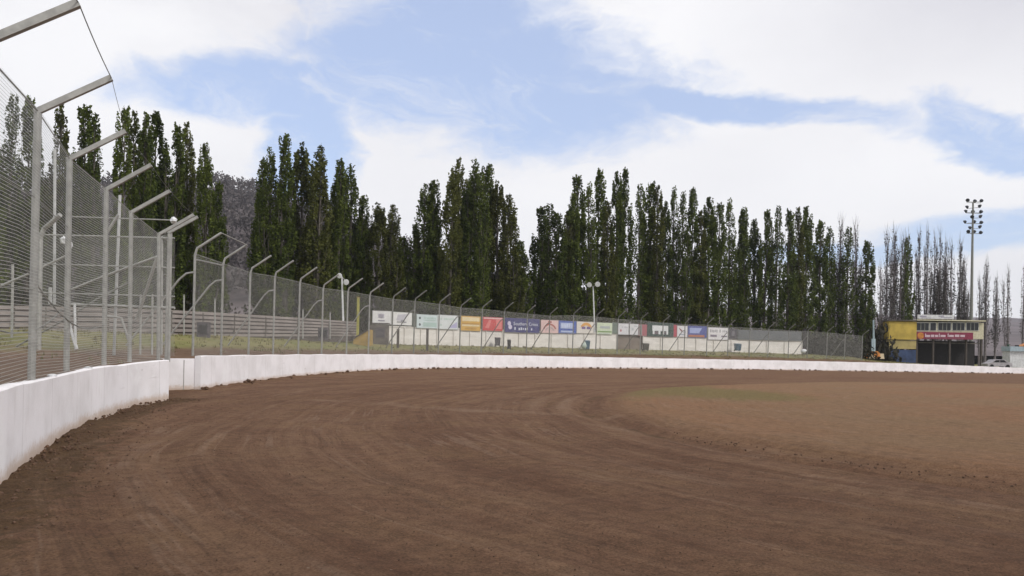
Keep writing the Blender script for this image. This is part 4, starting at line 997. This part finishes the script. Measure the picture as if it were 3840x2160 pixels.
# ---------------------------------------------------------------- poplars
def leafquads(cent, size, rs):
    n = len(cent); u = rs.normal(size=(n,3)); u /= np.linalg.norm(u, axis=1)[:,None]
    w_ = rs.normal(size=(n,3)); v = np.cross(u, w_); v /= np.linalg.norm(v, axis=1)[:,None]
    s_ = size*rs.uniform(.55,1.25,(n,1)); u = u*s_*.5; v = v*s_*.5*rs.uniform(.5,.9,(n,1))
    V = np.stack([cent-u, cent+v*.9-u*.1, cent+u, cent-v], 1).reshape(-1,3)
    return V
def poplar(seed, Hh, Rr, nleaf, spires, thin=False, leafsize=.40, mleaf='leaf'):
    rs = np.random.RandomState(seed)
    crown0 = .06 if not thin else .18
    main = [(0, 0, Hh, 0)]
    for k in range(spires-1):
        a = rs.rand()*6.28; r = Rr*rs.uniform(.40,.75); main.append((r*math.cos(a), r*math.sin(a), Hh*rs.uniform(.62,.93), 1))
    cl = []
    tk = MB(); tk.tube([(0,0,-.8),(0,0,Hh*.3),(.1*math.sin(seed),0,Hh*.65),(0,0,Hh*.97)], [Rr*.19,Rr*.15,Rr*.08,.02], 7)
    for (mx_, my_, top, br) in main:
        if br: tk.tube([(0,0,Hh*.06+rs.rand()),(mx_*.8,my_*.8,Hh*.25),(mx_,my_,top*.65),(mx_*.95,my_*.95,top*.98)], [Rr*.1,Rr*.085,Rr*.05,.015], 5)
        nl = int(26*top/Hh) if not thin else 15
        rm = Rr*(.66 if spires > 1 else .92)
        for j in range(nl):
            h0 = crown0*Hh + (top*.94-crown0*Hh)*(j/nl)**.95; f = h0/top
            g_ = max(0, min(1, (f-.25)/.7)); env = rm*(.95+.15*min(1, f*6))*(1-.60*g_)*(1-max(0, f-.62)/.40)**.75
            az_ = j*2.4+seed+rs.rand(); out = env*rs.uniform(.55,1.08); ln = min((top-h0)*rs.uniform(.5,1.0)+.25, top*rs.uniform(.10,.20)+out*1.5)
            p0_ = np.array((mx_*min(1, f*2), my_*min(1, f*2), h0)); p1_ = p0_+np.array((out*math.cos(az_), out*math.sin(az_), ln))
            pm = p0_*.5+p1_*.5+np.array((out*.28*math.cos(az_), out*.28*math.sin(az_), -ln*.12))
            tk.tube([tuple(p0_), tuple(pm), tuple(p1_)], [.05 if not thin else .045,.03,.01], 3, False)
            cl.append((p0_, pm, p1_, out, ln))
            if thin:
                for q in range(7):
                    s_ = rs.rand(); b0 = p0_*(1-s_)+p1_*s_; tk.tube([tuple(b0), tuple(b0+np.array((rs.normal()*.35, rs.normal()*.35, rs.uniform(1.0,2.8))))], [.025,.006], 3, False)
    wts = np.array([c[3]*c[4]+.15 for c in cl]); wts /= wts.sum(); idx = rs.choice(len(cl), nleaf, p=wts)
    s_ = rs.beta(1.5, 1.05, nleaf)[:,None]; p0_ = np.array([cl[i][0] for i in idx]); pm = np.array([cl[i][1] for i in idx]); p1_ = np.array([cl[i][2] for i in idx])
    cen = p0_*(1-s_)**2+2*pm*s_*(1-s_)+p1_*s_**2
    hf = np.clip(cen[:,2:3]/Hh, 0, 1); spread = (.27 if not thin else .26)*(1.15-.75*s_)*(1.15-.6*hf)
    cen = cen + rs.normal(size=(nleaf,3))*np.concatenate([spread, spread, spread*2.4], 1)
    Vv = leafquads(cen, leafsize, rs)
    if not thin:
        segs = []
        for (mx_, my_, top, br) in main:
            rm = Rr*(.70 if spires > 1 else 1.)*(.9 if br else 1.)
            npl = int(150*(top/Hh)*(rm/1.3))
            lob = [(rs.rand()*Hh, rs.rand()*6.28, rs.uniform(.12,.3)) for _ in range(7)]
            for j in range(npl):
                f = rs.rand()**.92*.97+.01; h = f*top
                env = rm*np.interp(f, [0,.08,.35,.6,.78,.9,.97,1.], [.72,.95,1.,.82,.58,.32,.11,.01])
                a = rs.rand()*6.28; env *= 1+sum(w_*math.exp(-((h-hh_)/2.2)**2)*math.cos(a-aa_) for hh_, aa_, w_ in lob)
                r_ = env*rs.uniform(.15,1.)**.5
                ln = min(rs.uniform(1.3,3.0), (top-h)*rs.uniform(.35,1.)+.12); ax = mx_*min(1, f*2.2)
                segs.append((ax+r_*math.cos(a), my_*min(1, f*2.2)+r_*math.sin(a), h, ln, rs.uniform(.20,.36)*np.interp(f,[0,.7,.93,1],[1.15,.9,.6,.25]), a, r_))
        sg = np.array(segs); wts = sg[:,3]*sg[:,4]; wts /= wts.sum(); idx = rs.choice(len(sg), nleaf, p=wts); q = sg[idx]
        u_ = rs.beta(1.3, 1.3, nleaf); rad = q[:,4]*np.sin(np.clip(u_*.93+.05,0,1)*math.pi)**.6*np.sqrt(rs.uniform(.3,1.1,nleaf)); an = rs.rand(nleaf)*6.28
        lean = .10*q[:,3]*u_
        cen = np.stack([q[:,0]+rad*np.cos(an)+lean*np.cos(q[:,5]), q[:,1]+rad*np.sin(an)+lean*np.sin(q[:,5]), q[:,2]+u_*q[:,3]], 1)
        Vv = leafquads(cen, leafsize, rs)
    root_c = quads('crown', Vv, M[mleaf])
    return tk.mesh('trunk', M['trunk'] if not thin else M['twig']), root_c, Hh
variants = [poplar(s, 24, rr, nl, sp, False, .31, ml) for s, rr, nl, sp, ml in
            ((1,1.40,12500,1,'leaf'),(2,1.75,14500,2,'leaf'),(3,1.25,11000,1,'leaf'),(4,1.9,16000,3,'leaf'),(5,1.5,12500,2,'leaf_warm'),(6,1.65,14000,2,'leaf'),(7,1.3,10500,1,'leaf'),(8,1.9,15000,3,'leaf_warm'),(9,1.5,6500,2,'leaf'),(10,1.45,13000,1,'leaf_warm'))]
thins = [poplar(s, 24, rr, nl, sp, True, .30, ml) for s, rr, nl, sp, ml in ((21,1.5,1500,2,'leaf_thin'),(22,1.7,2600,3,'leaf_thin'),(23,1.4,700,2,'leaf_thin'),(24,1.5,5200,1,'leaf'))]
S = 3840/2576
ORD = ['first','second','third','fourth','fifth','sixth','seventh','eighth','ninth','tenth','eleventh','twelfth','thirteenth','fourteenth','fifteenth','sixteenth','seventeenth','eighteenth','nineteenth','twentieth',
       'twenty first','twenty second','twenty third','twenty fourth','twenty fifth','twenty sixth','twenty seventh','twenty eighth','twenty ninth','thirtieth','thirty first','thirty second','thirty third','thirty fourth','thirty fifth']
clumps = [
 ('dark green poplar behind the near mesh fence', 'poplars seen through the near mesh fence', [(-22,240),(20,220),(76,232),(142,243)], 0),
 ('tall green poplar left of the hillside gap', 'poplars left of the hillside gap', [(212,256),(241,268),(308,258),(346,266),(368,276),(388,272),(424,335),(441,303),(476,294),(523,352),(550,452)], 0),
 ('green poplar in the four spired clump right of hill gap', 'poplars right of the hillside gap', [(656,470),(687,363),(727,331),(766,350),(800,356),(822,560)], 0),
 ('olive green poplar in the clump above the sleeper wall end', 'poplars above the sleeper wall end', [(853,392),(884,406),(914,483),(958,505),(984,506),(1014,590)], 0),
 ('green poplar in the clump above the yellow and red signs', 'poplars above the yellow and red signs', [(1046,560),(1068,455),(1092,445),(1134,418),(1158,388),(1178,470),(1204,393),(1226,405),(1257,447),(1282,480),(1309,600)], 0),
 ('green poplar in the long row behind the hoarding', 'poplars in the long row behind the hoarding', [(1364,515),(1382,503),(1400,528),(1424,522),(1440,480),(1455,435),(1484,450),(1504,415),(1532,500),(1556,425),(1570,415),(1610,450),(1636,452),(1658,456),(1680,500),(1697,458),(1720,470),(1742,465),(1764,520),(1786,488),(1810,505),(1840,490),(1862,520),(1877,510),(1901,545),(1925,522),(1955,508),(1984,522),(2010,514),(2030,512),(2066,548)], 0),
 ('thin leaved poplar at right end of the long row', 'thin poplars at the end of the long row', [(2090,560),(2112,548),(2132,562),(2158,560),(2178,600)], 1),
 ('nearly bare poplar in the distant group by the yellow building', 'distant bare poplars by the yellow building', [(2196,700),(2216,660),(2234,574),(2250,570),(2264,590),(2276,586),(2290,580),(2316,575),(2335,568),(2352,590),(2366,580),(2384,600),(2398,604),(2414,598),(2428,660)], 2),
 ('small bare poplar right of the floodlight mast', 'bare poplars right of the floodlight mast', [(2466,690),(2482,650),(2506,690),(2540,670),(2575,660)], 2)]
tr_rand = random.Random(17); tn = 0
for lab, grp, lst, kind in clumps:
    for i, (x, y) in enumerate(lst):
        px, py = x*S, y*S
        d = float(np.interp(x, [-30,0,480,850,1158,1503,1955,2115,2330,2600], [74,76,86,95,102,112,130,142,162,180])) + tr_rand.uniform(-2.5,2.5)
        top = P(px, py, d); bz = TZ(top.x, top.y)-.1; hh = top.z-bz
        if kind == 0:
            v = variants[(tn*5+i*3) % len(variants)] if not (x in (1877, 1697)) else variants[8]
        elif kind == 1: v = (variants[8], thins[1], variants[8], thins[1], variants[6])[i % 5]
        else: v = thins[tr_rand.choice((0,1,2,0,2))] if x not in (2276, 2290) else thins[3]
        tn += 1
        root = empty('poplar_tree', (top.x, top.y, bz), tr_rand.random()*6.28); root.rotation_euler = (R(tr_rand.uniform(-1,1)), R(tr_rand.uniform(-1,1)), root.rotation_euler[2])
        sc = hh/24*.985; wdt = tr_rand.uniform(.86,1.22)*(sc**.35 if sc > .5 else sc**.6); 
        if kind == 2: wdt *= .95
        if x < 560: wdt *= .9
        if 1355 < x < 1430: wdt *= 1.28
        root.scale = (wdt, wdt, sc)
        tag(root, ('%s from left: ' % ORD[i].capitalize()) + lab, 'poplar', grp)
        for nm, me in (('trunk', v[0]), ('crown', v[1])):
            ob = bpy.data.objects.new(nm, me); COL.objects.link(ob); ob.parent = root

# shrubs behind the fence at right
def bush_mesh(seed, n_, m):
    rs = np.random.RandomState(seed); c = rs.normal(size=(n_,3)); c /= np.linalg.norm(c, axis=1)[:,None]; c[:,2] = np.abs(c[:,2])
    c *= rs.uniform(.45,1.08,(n_,1)); blob = rs.normal(size=(7,3))*.45; c += blob[rs.randint(0,7,n_)]*np.array([1,1,.5]); c[:,2] = np.maximum(c[:,2], -.1)
    return quads('foliage', leafquads(c, .22, rs), m)
bm_ = [bush_mesh(50+i, 1500, M['shrub']) for i in range(3)]
stem = MB(); [stem.tube([(0,0,-.2),(.3*math.cos(a),.3*math.sin(a),.8)], [.06,.02], 5) for a in (0,2.1,4.2)]; stem_me = stem.mesh('stem', M['trunk'])
bl = [(3045,112,2.0,2.9),(3085,112,2.1,3.4),(3120,113,2.0,3.0),(3160,115,2.2,3.2),(3200,118,2.2,3.1),(3236,148,3.3,9.5),(3266,154,3.2,10.5),(3298,160,3.4,10.0),(3312,172,2.6,9.5),(3030,128,3,4.6),(3090,130,3,4.6),(3150,132,3,4.4)]
ordb = 0
for i, (px, d, rx, hz) in enumerate(bl):
    x, y = XY(px, d); r_ = empty('shrub', (x, y, TZ(x, y)-.1), i*1.3); r_.scale = (rx, rx, hz/1.5)
    front = d < 120
    tag(r_, ('%s from left: dark brown shrub right behind the far mesh fence' % ORD[i].capitalize()) if front and i < 5 else (('%s from left: taller dusky shrub between fence end and yellow building' % ORD[i-5].capitalize()) if i < 9 else '%s from left: dusky shrub under the thin leaved poplars' % ORD[i-9].capitalize()), 'shrub', 'shrubs at the right behind the fence')
    for nm, me in (('foliage', bm_[i % 3]), ('stem', stem_me)): ob = bpy.data.objects.new(nm, me); COL.objects.link(ob); ob.parent = r_
# undergrowth along the foot of the poplars
rs = np.random.RandomState(8); cs = []
for x in np.arange(-40, 2200, 3.2):
    px = x*S; d = float(np.interp(x, [0,480,850,1158,1503,1955,2115,2330], [76,86,95,102,112,130,142,162]))+rs.uniform(-1,3)
    if 560 < x < 650 and False: continue
    X0, Y0 = XY(px, d); hgt = rs.uniform(1.5,4.2) if not (565 < x < 640 or 1318 < x < 1345) else rs.uniform(.6,1.6)
    n_ = 70; c = np.stack([X0+rs.normal(size=n_)*1.0, Y0+rs.normal(size=n_)*.8, TZ(X0,Y0)+rs.rand(n_)*hgt], 1); cs.append(c)
V_ = leafquads(np.concatenate(cs), .5, rs); me = quads('undergrowth', V_, M['shrub'])
ob = bpy.data.objects.new('undergrowth', me); COL.objects.link(ob); tag(ob, kind='stuff')

# ---------------------------------------------------------------- hills
ridge = [(-900,690,620),(0,715,600),(500,712,600),(830,700,600),(980,730,620),(1230,800,680),(1400,890,760),(1560,960,850),(1990,1075,1000),(2400,1135,1150),(2900,1165,1300),(3290,1180,1400),(3840,1195,1500),(5000,1210,1500)]
pxs = np.arange(-900, 5001, 20.)
ry = np.interp(pxs, [r[0] for r in ridge], [r[1] for r in ridge]); rd = np.interp(pxs, [r[0] for r in ridge], [r[2] for r in ridge])
mb = MB(); NR = 26; tops_ = []
for i, px in enumerate(pxs):
    tp = P(px, ry[i], rd[i]); x1, y1 = XY(px, rd[i])
    for k in range(NR+5):
        f = k/NR; dd_ = 210+(rd[i]-210)*f if k <= NR else rd[i]*(1+.12*(k-NR))
        x, y = XY(px, dd_); z = 1.2+(tp.z-1.2)*(f**1.15 if f <= 1 else 1-.3*(f-1)*5)
        z += (6*float(fbm(np.array([x*.012]), np.array([y*.012]), 5, 4)[0]))*min(1, f*2)*(0 if f > .98 and f < 1.01 else 1)
        mb.v.append((x, y, z))
        if k <= NR: tops_.append((x, y, z, f))
n = NR+5
for i in range(len(pxs)-1):
    for k in range(n-1): mb.f.append((i*n+k, (i+1)*n+k, (i+1)*n+k+1, i*n+k+1))
tag(mb.build('hills', M['hill'], None, True), kind='structure')
rs = np.random.RandomState(31); T_ = np.array([t_ for t_ in tops_ if t_[0] < 60 and t_[3] > .12]); 
sel = T_[rs.randint(0, len(T_), 5200)]; sel2 = T_[T_[:,3] > .97]; sel2 = sel2[rs.randint(0, len(sel2), 260)]; sel = np.concatenate([sel, sel2])
c = sel[:,None,:3] + np.concatenate([rs.normal(size=(len(sel),1,2))*6*np.ones((1,26,1)), np.zeros((len(sel),26,1))], 2)
hgt = rs.uniform(4,8.5,(len(sel),1)); off = rs.normal(size=(len(sel),26,3))*np.array([1.9,1.9,1.4]); off[:,:,2] += hgt
c = (c+off).reshape(-1,3); V_ = leafquads(c, 2.1, rs)
me = quads('bush_forest', V_, M['hilltree'])
ob = bpy.data.objects.new('bush_forest', me); COL.objects.link(ob); tag(ob, kind='stuff')

# ---------------------------------------------------------------- air
hm = bpy.data.materials.new('haze_air'); hm.use_nodes = True; hm.node_tree.nodes.clear(); n = NT(hm.node_tree)
pv = n.new('ShaderNodeVolumePrincipled'); pv.inputs['Color'].default_value = (.86,.90,1,1); pv.inputs['Density'].default_value = .00016; pv.inputs['Anisotropy'].default_value = .2
ho_ = n.new('ShaderNodeOutputMaterial'); n.l.new(pv.outputs[0], ho_.inputs['Volume'])
mb = MB(); mb.box((0,250,117), (4900,4400,248)); tag(mb.build('haze', hm), kind='stuff')
